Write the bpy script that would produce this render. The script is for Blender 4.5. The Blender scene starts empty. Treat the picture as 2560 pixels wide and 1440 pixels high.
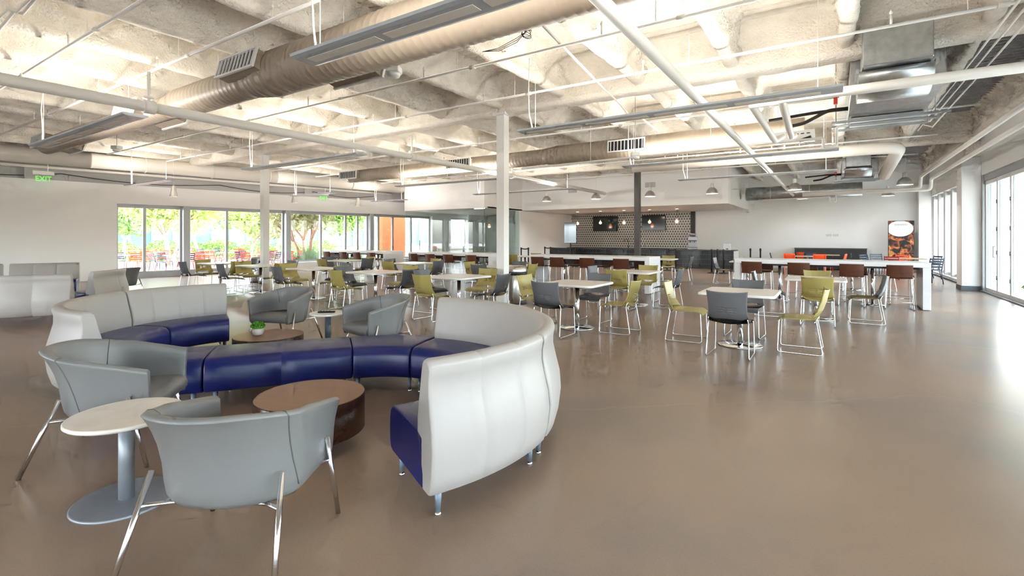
import bpy, math, random
from mathutils import Vector, Matrix, noise
random.seed(7)
SC = bpy.context.scene
COL = SC.collection
PI = math.pi
R_ = math.radians

# ---------------------------------------------------------------- camera, sky, sun, exposure
CAM_H, FPX, HORIZON, YAW = 1.48, 1229.0, 594.0, R_(33.13)
CY, SY = math.cos(YAW), math.sin(YAW)
cam_d = bpy.data.cameras.new('camera')
cam = bpy.data.objects.new('camera', cam_d); COL.objects.link(cam)
cam.location = (0, 0, CAM_H); cam.rotation_euler = (PI/2, 0, YAW)
cam_d.sensor_width = 36.0; cam_d.lens = 36.0*FPX/2560
cam_d.shift_y = -(720-HORIZON)/2560
cam_d.clip_start = 0.05; cam_d.clip_end = 400
SC.camera = cam

world = bpy.data.worlds.new('sky'); SC.world = world; world.use_nodes = True
wn = world.node_tree; bg = wn.nodes['Background']
sky = wn.nodes.new('ShaderNodeTexSky'); sky.sky_type = 'NISHITA'
sky.sun_disc = False; sky.sun_elevation = R_(50); sky.sun_rotation = R_(20); sky.dust_density = 3.0; sky.air_density = 1.0; sky.ozone_density = 1.0
hsv = wn.nodes.new('ShaderNodeHueSaturation'); hsv.inputs['Saturation'].default_value = 0.42
wn.links.new(sky.outputs[0], hsv.inputs['Color']); wn.links.new(hsv.outputs[0], bg.inputs['Color'])
bg.inputs['Strength'].default_value = 1.6

sun_d = bpy.data.lights.new('sun', 'SUN'); sun_d.energy = 3.0; sun_d.angle = R_(2); sun_d.color = (1, .95, .87)
sun = bpy.data.objects.new('sun', sun_d); COL.objects.link(sun)
sun.rotation_euler = (R_(-38), R_(3), 0)

SC.view_settings.view_transform = 'Standard'; SC.view_settings.look = 'None'
SC.view_settings.exposure = 1.45; SC.view_settings.gamma = 1.0
SC.view_settings.use_curve_mapping = False
cy = SC.cycles
cy.use_denoising = True
cy.max_bounces = 5; cy.diffuse_bounces = 4; cy.glossy_bounces = 2; cy.transmission_bounces = 2; cy.transparent_max_bounces = 12
cy.caustics_reflective = False; cy.caustics_refractive = False
cy.sample_clamp_indirect = 6.0
cy.use_adaptive_sampling = True; cy.adaptive_threshold = .10; cy.adaptive_min_samples = 12

def RD(r, d):                       # metres right / ahead of the viewpoint -> room axes
    return (r*CY - d*SY, r*SY + d*CY)
def P(u, v, z=0.0):                 # a spot of the photograph at height z -> room axes
    d = FPX*(CAM_H-z)/(v-HORIZON); return RD((u-1280)/FPX*d, d)
def PY(u, Y):                       # X of bearing u on the line Y
    t = (u-1280)/FPX; d = Y/(CY+SY*t); return d*(CY*t-SY)

# ---------------------------------------------------------------- materials
MAT = {}
def mat(name, col, rough=.5, metal=0.0, spec=.5, bump=0, bscale=40, var=0, vscale=6, emit=None, estr=0, coat=0, bdist=.01):
    m = bpy.data.materials.new(name); m.use_nodes = True
    nt = m.node_tree; b = nt.nodes['Principled BSDF']
    b.inputs['Base Color'].default_value = (*col, 1); b.inputs['Roughness'].default_value = rough
    b.inputs['Metallic'].default_value = metal; b.inputs['Specular IOR Level'].default_value = spec
    if coat: b.inputs['Coat Weight'].default_value = coat; b.inputs['Coat Roughness'].default_value = .1
    if emit: b.inputs['Emission Color'].default_value = (*emit, 1); b.inputs['Emission Strength'].default_value = estr
    if bump or var:
        tc = nt.nodes.new('ShaderNodeTexCoord')
    if var:
        n = nt.nodes.new('ShaderNodeTexNoise'); n.inputs['Scale'].default_value = vscale; n.inputs['Detail'].default_value = 4
        r = nt.nodes.new('ShaderNodeValToRGB')
        r.color_ramp.elements[0].position = .3; r.color_ramp.elements[1].position = .7
        r.color_ramp.elements[0].color = (*[c*(1-var) for c in col], 1); r.color_ramp.elements[1].color = (*[min(1, c*(1+var)) for c in col], 1)
        nt.links.new(tc.outputs['Object'], n.inputs['Vector']); nt.links.new(n.outputs['Fac'], r.inputs[0]); nt.links.new(r.outputs[0], b.inputs['Base Color'])
    if bump:
        n = nt.nodes.new('ShaderNodeTexNoise'); n.inputs['Scale'].default_value = bscale; n.inputs['Detail'].default_value = 3
        bp = nt.nodes.new('ShaderNodeBump'); bp.inputs['Strength'].default_value = bump; bp.inputs['Distance'].default_value = bdist
        nt.links.new(tc.outputs['Object'], n.inputs['Vector']); nt.links.new(n.outputs['Fac'], bp.inputs['Height']); nt.links.new(bp.outputs[0], b.inputs['Normal'])
    if emit and name != 'downlight': m.cycles.emission_sampling = 'NONE'
    MAT[name] = m; return m
def glass(name, tint=(.93, .97, .96), refl=1.0):
    m = bpy.data.materials.new(name); m.use_nodes = True; nt = m.node_tree
    nt.nodes.remove(nt.nodes['Principled BSDF']); out = nt.nodes['Material Output']
    tr = nt.nodes.new('ShaderNodeBsdfTransparent'); tr.inputs[0].default_value = (*tint, 1)
    gl = nt.nodes.new('ShaderNodeBsdfGlossy'); gl.inputs['Roughness'].default_value = 0.0
    lw = nt.nodes.new('ShaderNodeLayerWeight'); lw.inputs[0].default_value = .5
    pw = nt.nodes.new('ShaderNodeMath'); pw.operation = 'POWER'; pw.inputs[1].default_value = 5
    ma = nt.nodes.new('ShaderNodeMath'); ma.operation = 'MULTIPLY_ADD'; ma.inputs[1].default_value = .5*refl; ma.inputs[2].default_value = .035*refl; ma.use_clamp = True
    mx = nt.nodes.new('ShaderNodeMixShader'); L = nt.links.new
    L(lw.outputs['Facing'], pw.inputs[0]); L(pw.outputs[0], ma.inputs[0]); L(ma.outputs[0], mx.inputs[0]); L(tr.outputs[0], mx.inputs[1]); L(gl.outputs[0], mx.inputs[2]); L(mx.outputs[0], out.inputs[0])
    MAT[name] = m; return m

mat('wall_white', (.90, .90, .90), .6)
mat('wall_grey', (.62, .60, .59), .7)
mat('foam', (.86, .805, .72), .85, bump=1.0, bscale=26, var=.09, vscale=3, bdist=.03)
mat('foam_grey', (.36, .36, .37), .8, bump=.8, bscale=22, var=.12, vscale=2, bdist=.03)
mat('white_metal', (.80, .79, .77), .4)
mat('pipe_white', (.86, .84, .80), .38)
mat('duct_tan', (.36, .30, .235), .42, bump=.08, bscale=60)
mat('duct_cream', (.88, .83, .76), .40)
mat('galv', (.50, .52, .53), .33, metal=.9, var=.15, vscale=8)
mat('strut', (.36, .39, .41), .4, metal=.8)
mat('chrome', (.80, .82, .84), .12, metal=1)
mat('steel', (.66, .64, .61), .24, metal=1)
mat('black_rubber', (.015, .015, .017), .5)
mat('black_gloss', (.004, .005, .006), .08, spec=.6)
mat('black_matte', (.018, .019, .022), .45)
mat('chair_olive', (.37, .305, .095), .38, bump=.04, bscale=400)
mat('chair_grey', (.125, .128, .14), .38, bump=.04, bscale=400)
mat('table_top', (.74, .68, .62), .3)
mat('table_edge', (.84, .83, .82), .35)
mat('bar_white', (.80, .79, .80), .28)
mat('leather_white', (.375, .35, .33), .40, bump=.10, bscale=260)
mat('leather_grey', (.18, .18, .18), .40, bump=.10, bscale=260)
mat('leather_dark', (.17, .165, .16), .38, bump=.10, bscale=260)
mat('leather_blue', (.005, .012, .105), .30, bump=.10, bscale=220)
mat('seam_grey', (.10, .10, .105), .6)
mat('seam_white', (.36, .33, .31), .6)
mat('leg_grey', (.12, .15, .19), .4, metal=.3)
mat('table_grey', (.26, .28, .31), .38, metal=.3)
mat('marble', (.70, .66, .60), .32, var=.07, vscale=9)
mat('green_leaf', (.09, .30, .02), .6)
mat('ceramic', (.50, .46, .42), .5, var=.1, vscale=30)
mat('navy_plastic', (.03, .045, .09), .45)
mat('red_plastic', (.80, .055, .018), .45)
mat('orange_plastic', (.86, .085, .015), .45)
mat('maroon_plastic', (.30, .015, .02), .45)
mat('belt', (.01, .012, .018), .7)
mat('alum', (.40, .41, .42), .4, metal=.5)
mat('frame_white', (.72, .73, .74), .4)
mat('base_grey', (.10, .12, .13), .5)
mat('tube_insul', (.015, .012, .010), .7)
mat('red_valve', (.7, .03, .02), .4)
mat('exit_green', (.05, .6, .05), .5, emit=(.10, 1, .04), estr=.55)
mat('lens', (.86, .82, .75), .5)
mat('pend_metal', (.74, .73, .71), .36, metal=.8)
mat('glow_warm', (1, .9, .75), .4, emit=(1, .86, .66), estr=3.0)
mat('bulb', (1, .6, .3), .3, emit=(1, .36, .12), estr=3.2)
mat('downlight', (1, 1, 1), .4, emit=(1, .95, .88), estr=4)
mat('concrete_out', (.46, .45, .43), .8, var=.06, vscale=2)
mat('soil', (.32, .27, .20), .9, var=.2, vscale=5)
mat('bark', (.33, .27, .22), .85, var=.25, vscale=14)
mat('bark_red', (.36, .22, .15), .85, var=.25, vscale=14)
mat('leaf_light', (.30, .42, .10), .55)
mat('leaf_mid', (.15, .30, .045), .55)
mat('leaf_olive', (.33, .35, .16), .55)
mat('leaf_spiky', (.17, .27, .14), .5)
mat('orange_wall', (.62, .13, .035), .6, var=.1, vscale=3)
mat('tile_orange', (.55, .20, .09), .5)
mat('skin', (.55, .33, .24), .55)
mat('hair', (.02, .016, .014), .5)
mat('shirt', (.16, .18, .20), .8)
mat('paper', (.80, .82, .84), .6)
mat('print_grey', (.25, .25, .27), .6)
mat('plastic_white', (.78, .78, .77), .4)
mat('machine', (.30, .30, .31), .35, metal=.6)
mat('bldg_white', (.80, .80, .78), .7)
glass('glass_clear', (.985, .99, .99), 1.0)
glass('glass_green', (.88, .94, .92), 1.6)
glass('glass_door', (.82, .87, .875), 1.0)

def wood(name, c0, c1, rough, sc=(1, 14, 14)):
    m = mat(name, c0, rough); nt = m.node_tree; b = nt.nodes['Principled BSDF']
    tc = nt.nodes.new('ShaderNodeTexCoord'); mp = nt.nodes.new('ShaderNodeMapping'); mp.inputs['Scale'].default_value = sc
    n = nt.nodes.new('ShaderNodeTexNoise'); n.inputs['Scale'].default_value = 3; n.inputs['Detail'].default_value = 6; n.inputs['Distortion'].default_value = 1.2
    r = nt.nodes.new('ShaderNodeValToRGB'); r.color_ramp.elements[0].color = (*c0, 1); r.color_ramp.elements[1].color = (*c1, 1)
    r.color_ramp.elements[0].position = .35; r.color_ramp.elements[1].position = .68
    nt.links.new(tc.outputs['Object'], mp.inputs[0]); nt.links.new(mp.outputs[0], n.inputs['Vector']); nt.links.new(n.outputs['Fac'], r.inputs[0]); nt.links.new(r.outputs[0], b.inputs['Base Color'])
    return m
wood('walnut', (.085, .026, .012), (.125, .042, .020), .32)
wood('drum_side', (.030, .009, .005), (.05, .016, .008), .26)
wood('drum_top', (.19, .080, .030), (.23, .10, .04), .30)
wood('oak_top', (.45, .33, .20), (.55, .42, .28), .4)

def floor_material():
    m = mat('floor_concrete', (.3, .24, .19), .24, spec=.32); nt = m.node_tree; b = nt.nodes['Principled BSDF']; L = nt.links.new
    tc = nt.nodes.new('ShaderNodeTexCoord')
    n1 = nt.nodes.new('ShaderNodeTexNoise'); n1.inputs['Scale'].default_value = .42; n1.inputs['Detail'].default_value = 6; n1.inputs['Roughness'].default_value = .5; n1.inputs['Distortion'].default_value = .2
    n2 = nt.nodes.new('ShaderNodeTexNoise'); n2.inputs['Scale'].default_value = 90; n2.inputs['Detail'].default_value = 2
    n3 = nt.nodes.new('ShaderNodeTexNoise'); n3.inputs['Scale'].default_value = 1.1; n3.inputs['Detail'].default_value = 3
    r1 = nt.nodes.new('ShaderNodeValToRGB'); e = r1.color_ramp.elements
    e[0].position = .38; e[0].color = (.192, .152, .126, 1); e[1].position = .60; e[1].color = (.268, .184, .126, 1)
    k = e.new(.48); k.color = (.242, .172, .125, 1)
    r2 = nt.nodes.new('ShaderNodeMapRange'); r2.inputs['From Min'].default_value = .3; r2.inputs['From Max'].default_value = .7; r2.inputs['To Min'].default_value = .95; r2.inputs['To Max'].default_value = 1.05
    r3 = nt.nodes.new('ShaderNodeMapRange'); r3.inputs['From Min'].default_value = .3; r3.inputs['From Max'].default_value = .7; r3.inputs['To Min'].default_value = .96; r3.inputs['To Max'].default_value = 1.04
    mu = nt.nodes.new('ShaderNodeMath'); mu.operation = 'MULTIPLY'
    mx = nt.nodes.new('ShaderNodeMix'); mx.data_type = 'RGBA'; mx.blend_type = 'MULTIPLY'; mx.inputs[0].default_value = 1
    for n in (n1, n2, n3): L(tc.outputs['Object'], n.inputs['Vector'])
    L(n1.outputs['Fac'], r1.inputs[0]); L(n2.outputs['Fac'], r2.inputs[0]); L(n3.outputs['Fac'], r3.inputs[0])
    L(r2.outputs[0], mu.inputs[0]); L(r3.outputs[0], mu.inputs[1])
    cc = nt.nodes.new('ShaderNodeCombineColor'); [L(mu.outputs[0], cc.inputs[i]) for i in range(3)]
    L(r1.outputs[0], mx.inputs[6]); L(cc.outputs[0], mx.inputs[7])
    # fine cracks of lighter filler
    vo = nt.nodes.new('ShaderNodeTexVoronoi'); vo.feature = 'DISTANCE_TO_EDGE'; vo.inputs['Scale'].default_value = .16
    n4 = nt.nodes.new('ShaderNodeTexNoise'); n4.inputs['Scale'].default_value = 1.4; n4.inputs['Detail'].default_value = 5
    mv = nt.nodes.new('ShaderNodeMix'); mv.data_type = 'VECTOR'; mv.inputs[0].default_value = .25
    L(tc.outputs['Object'], n4.inputs['Vector']); L(tc.outputs['Object'], mv.inputs[4]); L(n4.outputs['Color'], mv.inputs[5]); L(mv.outputs[1], vo.inputs['Vector'])
    lt = nt.nodes.new('ShaderNodeMath'); lt.operation = 'LESS_THAN'; lt.inputs[1].default_value = .0007
    L(vo.outputs['Distance'], lt.inputs[0])
    mc = nt.nodes.new('ShaderNodeMix'); mc.data_type = 'RGBA'; mc.inputs[7].default_value = (.34, .28, .23, 1)
    sc = nt.nodes.new('ShaderNodeMath'); sc.operation = 'MULTIPLY'; sc.inputs[1].default_value = .3; L(lt.outputs[0], sc.inputs[0])
    L(sc.outputs[0], mc.inputs[0]); L(mx.outputs[2], mc.inputs[6]); L(mc.outputs[2], b.inputs['Base Color'])
    rr = nt.nodes.new('ShaderNodeMapRange'); rr.inputs['From Min'].default_value = .3; rr.inputs['From Max'].default_value = .7; rr.inputs['To Min'].default_value = .275; rr.inputs['To Max'].default_value = .285
    L(n3.outputs['Fac'], rr.inputs[0]); L(rr.outputs[0], b.inputs['Roughness'])
floor_material()

def tile_wall_material():           # white tile printed with small black triangles
    m = mat('tile_pattern', (.6, .58, .53), .35); nt = m.node_tree; b = nt.nodes['Principled BSDF']; L = nt.links.new
    tc = nt.nodes.new('ShaderNodeTexCoord'); sp = nt.nodes.new('ShaderNodeSeparateXYZ'); L(tc.outputs['Object'], sp.inputs[0])
    def M(op, a, bb=None, c=None):
        n = nt.nodes.new('ShaderNodeMath'); n.operation = op
        for i, x in enumerate((a, bb, c)):
            if x is None: continue
            if isinstance(x, (int, float)): n.inputs[i].default_value = x
            else: L(x, n.inputs[i])
        return n.outputs[0]
    S = .135
    zz = M('DIVIDE', sp.outputs['Z'], S); row = M('FLOOR', zz); fz = M('FRACT', zz)
    xo = M('MULTIPLY', M('MODULO', row, 2.0), .5)
    fx = M('FRACT', M('ADD', M('DIVIDE', sp.outputs['X'], S), xo))
    ax = M('ABSOLUTE', M('SUBTRACT', fx, .5))
    inside = M('LESS_THAN', ax, M('MULTIPLY', M('SUBTRACT', .92, fz), .50))
    low = M('GREATER_THAN', fz, .14)
    k = M('MULTIPLY', inside, low)
    mx = nt.nodes.new('ShaderNodeMix'); mx.data_type = 'RGBA'; mx.inputs[6].default_value = (.62, .60, .55, 1); mx.inputs[7].default_value = (.035, .033, .032, 1)
    L(k, mx.inputs[0]); L(mx.outputs[2], b.inputs['Base Color'])
tile_wall_material()
def stacked_tile_material():
    m = mat('tile_black', (.01, .012, .014), .12); nt = m.node_tree; b = nt.nodes['Principled BSDF']; L = nt.links.new
    tc = nt.nodes.new('ShaderNodeTexCoord'); mp = nt.nodes.new('ShaderNodeMapping'); mp.inputs['Rotation'].default_value = (R_(-90), 0, 0)
    br = nt.nodes.new('ShaderNodeTexBrick'); br.offset = 0; br.inputs['Scale'].default_value = 1
    br.inputs['Color1'].default_value = (.010, .012, .015, 1); br.inputs['Color2'].default_value = (.018, .022, .027, 1); br.inputs['Mortar'].default_value = (.10, .11, .11, 1)
    br.inputs['Mortar Size'].default_value = .006; br.inputs['Brick Width'].default_value = .075; br.inputs['Row Height'].default_value = .225
    L(tc.outputs['Object'], mp.inputs[0]); L(mp.outputs[0], br.inputs['Vector']); L(br.outputs['Color'], b.inputs['Base Color'])
stacked_tile_material()
def poster_material():
    m = mat('poster_print', (.1, .05, .02), .4); nt = m.node_tree; b = nt.nodes['Principled BSDF']; L = nt.links.new
    tc = nt.nodes.new('ShaderNodeTexCoord')
    n = nt.nodes.new('ShaderNodeTexNoise'); n.inputs['Scale'].default_value = 4.2; n.inputs['Detail'].default_value = 5; n.inputs['Distortion'].default_value = 1.1
    r = nt.nodes.new('ShaderNodeValToRGB'); e = r.color_ramp.elements
    e[0].position = .44; e[0].color = (.012, .012, .014, 1); e[1].position = .72; e[1].color = (.85, .50, .16, 1)
    k = e.new(.5); k.color = (.12, .03, .018, 1); k = e.new(.58); k.color = (.50, .13, .035, 1)
    L(tc.outputs['Object'], n.inputs['Vector']); L(n.outputs['Fac'], r.inputs[0]); L(r.outputs[0], b.inputs['Base Color'])
poster_material()

# ---------------------------------------------------------------- mesh helpers
class MB:
    def __init__(s): s.v = []; s.f = []; s.sm = []
    def add(s, vs, fs, smooth=False):
        o = len(s.v); s.v += [tuple(p) for p in vs]; s.f += [tuple(i+o for i in q) for q in fs]; s.sm += [smooth]*len(fs); return s
    def box(s, x0, x1, y0, y1, z0, z1, b=0.0):
        if b <= 0:
            vs = [(x, y, z) for x in (x0, x1) for y in (y0, y1) for z in (z0, z1)]
            return s.add(vs, [(0, 1, 3, 2), (4, 6, 7, 5), (0, 4, 5, 1), (2, 3, 7, 6), (0, 2, 6, 4), (1, 5, 7, 3)])
        b = min(b, (x1-x0)/2.01, (y1-y0)/2.01, (z1-z0)/2.01); vs = []; idx = {}
        for sx in (0, 1):
            for sy in (0, 1):
                for sz in (0, 1):
                    c = [x1 if sx else x0, y1 if sy else y0, z1 if sz else z0]; sg = [1 if q else -1 for q in (sx, sy, sz)]
                    for ax in range(3):
                        p = [c[k] if k == ax else c[k]-sg[k]*b for k in range(3)]
                        idx[(sx, sy, sz, ax)] = len(vs); vs.append(p)
        fs = []
        for ax in range(3):
            a2, a3 = [(1, 2), (2, 0), (0, 1)][ax]
            for sd in (0, 1):
                q = []
                for (m, n) in ((0, 0), (1, 0), (1, 1), (0, 1)):
                    k = [0, 0, 0]; k[ax] = sd; k[a2] = m; k[a3] = n; q.append(idx[(*k, ax)])
                fs.append(tuple(q) if sd else tuple(q[::-1]))
        for ax in range(3):            # edges along ax
            a2, a3 = [(1, 2), (2, 0), (0, 1)][ax]
            for m in (0, 1):
                for n in (0, 1):
                    k0 = [0, 0, 0]; k0[a2] = m; k0[a3] = n; k1 = list(k0); k1[ax] = 1
                    q = (idx[(*k0, a2)], idx[(*k1, a2)], idx[(*k1, a3)], idx[(*k0, a3)])
                    fs.append(q if m != n else q[::-1])
        for sx in (0, 1):
            for sy in (0, 1):
                for sz in (0, 1):
                    q = tuple(idx[(sx, sy, sz, a)] for a in range(3)); fs.append(q if (sx+sy+sz) % 2 == 1 else q[::-1])
        return s.add(vs, fs)
    def tube(s, pts, r, n=8, closed=False, cap=True, radii=None):
        pts = [Vector(p) for p in pts]; N = len(pts); vs = []; fs = []
        t0 = (pts[1]-pts[0]).normalized(); up = Vector((0, 0, 1)) if abs(t0.z) < .9 else Vector((1, 0, 0))
        nrm = (up - t0*up.dot(t0)).normalized()
        for i, p in enumerate(pts):
            if closed: t = (pts[(i+1) % N]-pts[i-1]).normalized()
            elif i == 0: t = t0
            elif i == N-1: t = (pts[-1]-pts[-2]).normalized()
            else:
                t = ((pts[i]-pts[i-1]).normalized()+(pts[i+1]-pts[i]).normalized())
                t = t.normalized() if t.length > 1e-6 else t0
            nrm = (nrm - t*nrm.dot(t)); nrm = nrm.normalized() if nrm.length > 1e-6 else t.orthogonal().normalized()
            bn = t.cross(nrm); rr = radii[i] if radii else r
            for k in range(n):
                a = 2*PI*k/n; vs.append(p+(nrm*math.cos(a)+bn*math.sin(a))*rr)
        M = N if closed else N-1
        for i in range(M):
            j = (i+1) % N
            for k in range(n):
                k2 = (k+1) % n; fs.append((i*n+k, i*n+k2, j*n+k2, j*n+k))
        s.add(vs, fs, True)
        if cap and not closed:
            s.add(vs[:n], [tuple(range(n))[::-1]]); s.add(vs[-n:], [tuple(range(n))])
        return s
    def lathe(s, prof, n=24, c=(0, 0, 0), smooth=True, cap0=True, cap1=True, sx=1, sy=1):
        vs = []; fs = []; m = len(prof)
        for r, z in prof:
            for k in range(n):
                a = 2*PI*k/n; vs.append((c[0]+r*sx*math.cos(a), c[1]+r*sy*math.sin(a), c[2]+z))
        for i in range(m-1):
            for k in range(n):
                k2 = (k+1) % n; fs.append((i*n+k, i*n+k2, (i+1)*n+k2, (i+1)*n+k))
        s.add(vs, fs, smooth)
        if cap0: s.add(vs[:n], [tuple(range(n))[::-1]])
        if cap1: s.add(vs[-n:], [tuple(range(n))])
        return s
    def cyl(s, p0, p1, r, n=12): return s.tube([p0, p1], r, n)
    def sweep(s, rings, closed_prof=True, cap=True, smooth=True):   # rings: list of lists of points
        m = len(rings[0]); vs = [p for r in rings for p in r]; fs = []
        for i in range(len(rings)-1):
            for k in range(m if closed_prof else m-1):
                k2 = (k+1) % m; fs.append((i*m+k, i*m+k2, (i+1)*m+k2, (i+1)*m+k))
        s.add(vs, fs, smooth)
        if cap: s.add(rings[0], [tuple(range(m))[::-1]]); s.add(rings[-1], [tuple(range(m))])
        return s
    def sphere(s, c, r, n=12, m=8, sz=1):
        prof = [(max(1e-4, r*math.sin(PI*i/m)), -r*sz*math.cos(PI*i/m)) for i in range(m+1)]
        return s.lathe(prof, n, c)
    def mesh(s, name, m):
        me = bpy.data.meshes.new(name); me.from_pydata(s.v, [], s.f); me.polygons.foreach_set('use_smooth', s.sm); me.update()
        me.materials.append(MAT[m] if isinstance(m, str) else m)
        return me
    def build(s, name, m, parent=None, loc=None, rz=0):
        o = bpy.data.objects.new(name, s.mesh(name, m)); COL.objects.link(o)
        if parent: o.parent = parent
        if loc is not None: o.location = loc
        if rz: o.rotation_euler.z = rz
        return o
def fix_normals():
    import bmesh
    for me in bpy.data.meshes:
        if me.users and len(me.polygons) < 60000:
            bm = bmesh.new(); bm.from_mesh(me); bmesh.ops.remove_doubles(bm, verts=bm.verts, dist=1e-5) if not me.get('keep') else None
            bmesh.ops.recalc_face_normals(bm, faces=bm.faces); bm.to_mesh(me); bm.free()

def tag(o, label=None, cat=None, group=None, kind=None):
    if label: o['label'] = label
    if cat: o['category'] = cat
    if group: o['group'] = group
    if kind: o['kind'] = kind
    return o
def thing(name, label, cat, loc=(0, 0, 0), rz=0, group=None):
    o = bpy.data.objects.new(name, None); COL.objects.link(o); o.empty_display_size = .1
    o.location = (loc[0], loc[1], loc[2] if len(loc) > 2 else 0); o.rotation_euler.z = rz
    return tag(o, label, cat, group)
KIDS = {}
def dup(root, loc, rz, label=None, group=None, swap=None):
    def cp(o, par):
        c = o.copy(); COL.objects.link(c)
        if par: c.parent = par
        if swap and c.type == 'MESH' and c.data.name in swap: c.data = swap[c.data.name]
        for ch in kids_of(o): cp(ch, c)
        return c
    r = cp(root, None); r.location = (loc[0], loc[1], loc[2] if len(loc) > 2 else 0); r.rotation_euler.z = rz
    if label: r['label'] = label
    if group: r['group'] = group
    return r
def kids_of(o):
    if o.name not in KIDS: KIDS[o.name] = list(o.children)
    return KIDS[o.name]
def struct(name, mb, m, parent=None, loc=None, rz=0):
    o = mb.build(name, m, parent, loc, rz)
    if not parent: o['kind'] = 'structure'
    return o
def sempty(name, loc, rz=0):
    o = bpy.data.objects.new(name, None); COL.objects.link(o); o.location = loc; o.rotation_euler.z = rz; o['kind'] = 'structure'; return o
# ---------------------------------------------------------------- the room
XR, YB, DECK = 3.45, 27.2, 4.93
XL0, Y0 = -24.6, -9.5
XL1, YK = -21.7, 8.95
struct('floor', MB().box(XL0, XR+.35, Y0, YK, -.25, 0).box(XL1+.3, XR+.35, YK, YB+.4, -.25, 0), 'floor_concrete')

# pale filled saw cut across the floor in front of the tables
def cut(p, q, w):
    p, q = Vector((*p, 0)), Vector((*q, 0)); d = (q-p).normalized(); n = Vector((-d.y, d.x, 0)); vs = []; fs = []; N = 40
    for i in range(N+1):
        c = p+(q-p)*i/N; ww = w*(.4+.9*abs(noise.noise(c*2.3))); j = noise.noise(c*.9)*.03
        vs += [(*(c+n*(j+ww)).xy, .0012), (*(c+n*(j-ww)).xy, .0012)]
    for i in range(N): fs.append((2*i, 2*i+1, 2*i+3, 2*i+2))
    return MB().add(vs, fs)
mat('filler', (.40, .34, .30), .35)
FL = bpy.data.objects['floor']
cut(P(1640, 792), P(2600, 884), .007).build('filled_joint', 'filler', FL)
cut(P(1940, 832), P(2040, 838), .016).build('filled_joint', 'filler', FL)

# deck with ribs, foam covered
CE = sempty('ceiling', (0, 0, DECK))
def deck(x0, x1, y0, y1, nx, amp, nz, name, m):
    ys = []; y = y0; ph = .19
    while y < y1: ys += [(y, 0), (y+.045, 0), (y+.07, 1), (y+.155, 1)]; y += ph
    vs = []; fs = []; W = len(ys)
    for i in range(nx+1):
        x = x0+(x1-x0)*i/nx
        for (yy, h) in ys:
            k = noise.noise(Vector((x*.7, yy*1.1, 3)))*nz + noise.noise(Vector((x*3, yy*4, 1)))*nz*.5
            vs.append((x, yy, h*amp + k))
    for i in range(nx):
        for j in range(W-1): fs.append((i*W+j, i*W+j+1, (i+1)*W+j+1, (i+1)*W+j))
    MB().add(vs, fs).build(name, m, CE)
deck(XL0, .95, Y0, YK, 74, .045, .028, 'deck', 'foam')
deck(XL1, .95, YK, YB, 66, .045, .028, 'deck', 'foam')
deck(.95, XR+.3, Y0, 9.0, 8, .045, .028, 'deck', 'foam')
deck(.95, XR+.3, 9.0, YB, 8, .05, .004, 'deck', 'foam_grey')
MB().box(XL0-.3, XR+.5, Y0-.3, YK, .2, .35).box(XL1-.1, XR+.5, YK, YB+.5, .2, .35).build('roof_slab', 'wall_grey', CE)

def joist_mesh(L, seed, depth=.68, web=True):
    ny = 110; rings = []
    zs = [0, -.06, -.13, -.21, -.30, -.40, -.48, -.535, -.58, -.64, -depth]
    ws = [.22, .12, .065, .045, .04, .04, .05, .08, .10, .095, .045]
    for i in range(ny+1):
        y = L*i/ny; ring = []
        ph = (y/1.25) % 1.0; zr = -.06-.50*(2*ph if ph < .5 else 2-2*ph)
        for side in (-1, 1):
            pts = []
            for z, w in zip(zs, ws):
                zz = z*depth/.68
                q = Vector((seed*7.7+side*3.1, y*2.0, z*5.0))
                d = noise.noise(q)*.030+noise.noise(q*3.1)*.016
                rg = math.exp(-((z-zr)/.055)**2)*.11*(1 if -.52 < z < -.03 else .3) if web else 0
                pts.append((side*(w+d+rg), y, zz+noise.noise(q*1.7)*.02*(1 if z < -.5 else .3)))
            ring += pts if side < 0 else pts[::-1]
        rings.append(ring)
    return MB().sweep(rings, closed_prof=False, cap=False).mesh('joist', 'foam')
JM = [joist_mesh(9.36, k) for k in range(3)]
GY = [-.45, 8.95, 18.35]
bays = [(-9.85, 0), (-.45, 0), (8.95, 0), (18.35, 1)]
for b, (yb, _) in enumerate(bays):
    for k in range(-13, 7):
        x = -6.1+1.567*k
        if x < (XL0 if b < 2 else XL1) or x > XR: continue
        o = bpy.data.objects.new('joist', JM[(k*7+b) % 3]); COL.objects.link(o); o.parent = CE; o.location = (x, yb+.02, .03)
def girder_mesh(seed):
    L = 9.4; n = 90; rings = []
    prof = [(-.30, .05), (-.20, -.04), (-.15, -.2), (-.14, -.5), (-.16, -.66), (-.17, -.74), (-.10, -.78), (.10, -.78), (.17, -.74), (.16, -.66), (.14, -.5), (.15, -.2), (.20, -.04), (.30, .05)]
    for i in range(n+1):
        x = L*i/n; r = []
        for (y, z) in prof:
            q = Vector((seed*5+x*1.6, y*4, z*4)); r.append((x, y+noise.noise(q)*.035+noise.noise(q*3)*.012, z+noise.noise(q*1.9)*.022))
        rings.append(r)
    return MB().sweep(rings, closed_prof=False, cap=False).mesh('girder', 'foam')
GM = [girder_mesh(k) for k in range(2)]
for y in GY:
    for k in range(4 if y < 0 else 3):
        o = bpy.data.objects.new('girder', GM[k % 2]); COL.objects.link(o); o.parent = CE; o.location = (-6.1-9.4*(k-0)+0, y, 0)
# blocks where the foam is gathered over cross bridging, along the room
for (x, y) in [(-2.2, 5.5), (-.6, 5.5), (-3.8, 12.6), (-2.2, 12.6), (-9.9, 5.2), (-11.5, 5.2), (-13.0, 5.2)]:
    MB().box(x-.62, x+.62, y-.035, y+.035, -.42, -.05, .02).build('bridging', 'foam', CE)

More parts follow.
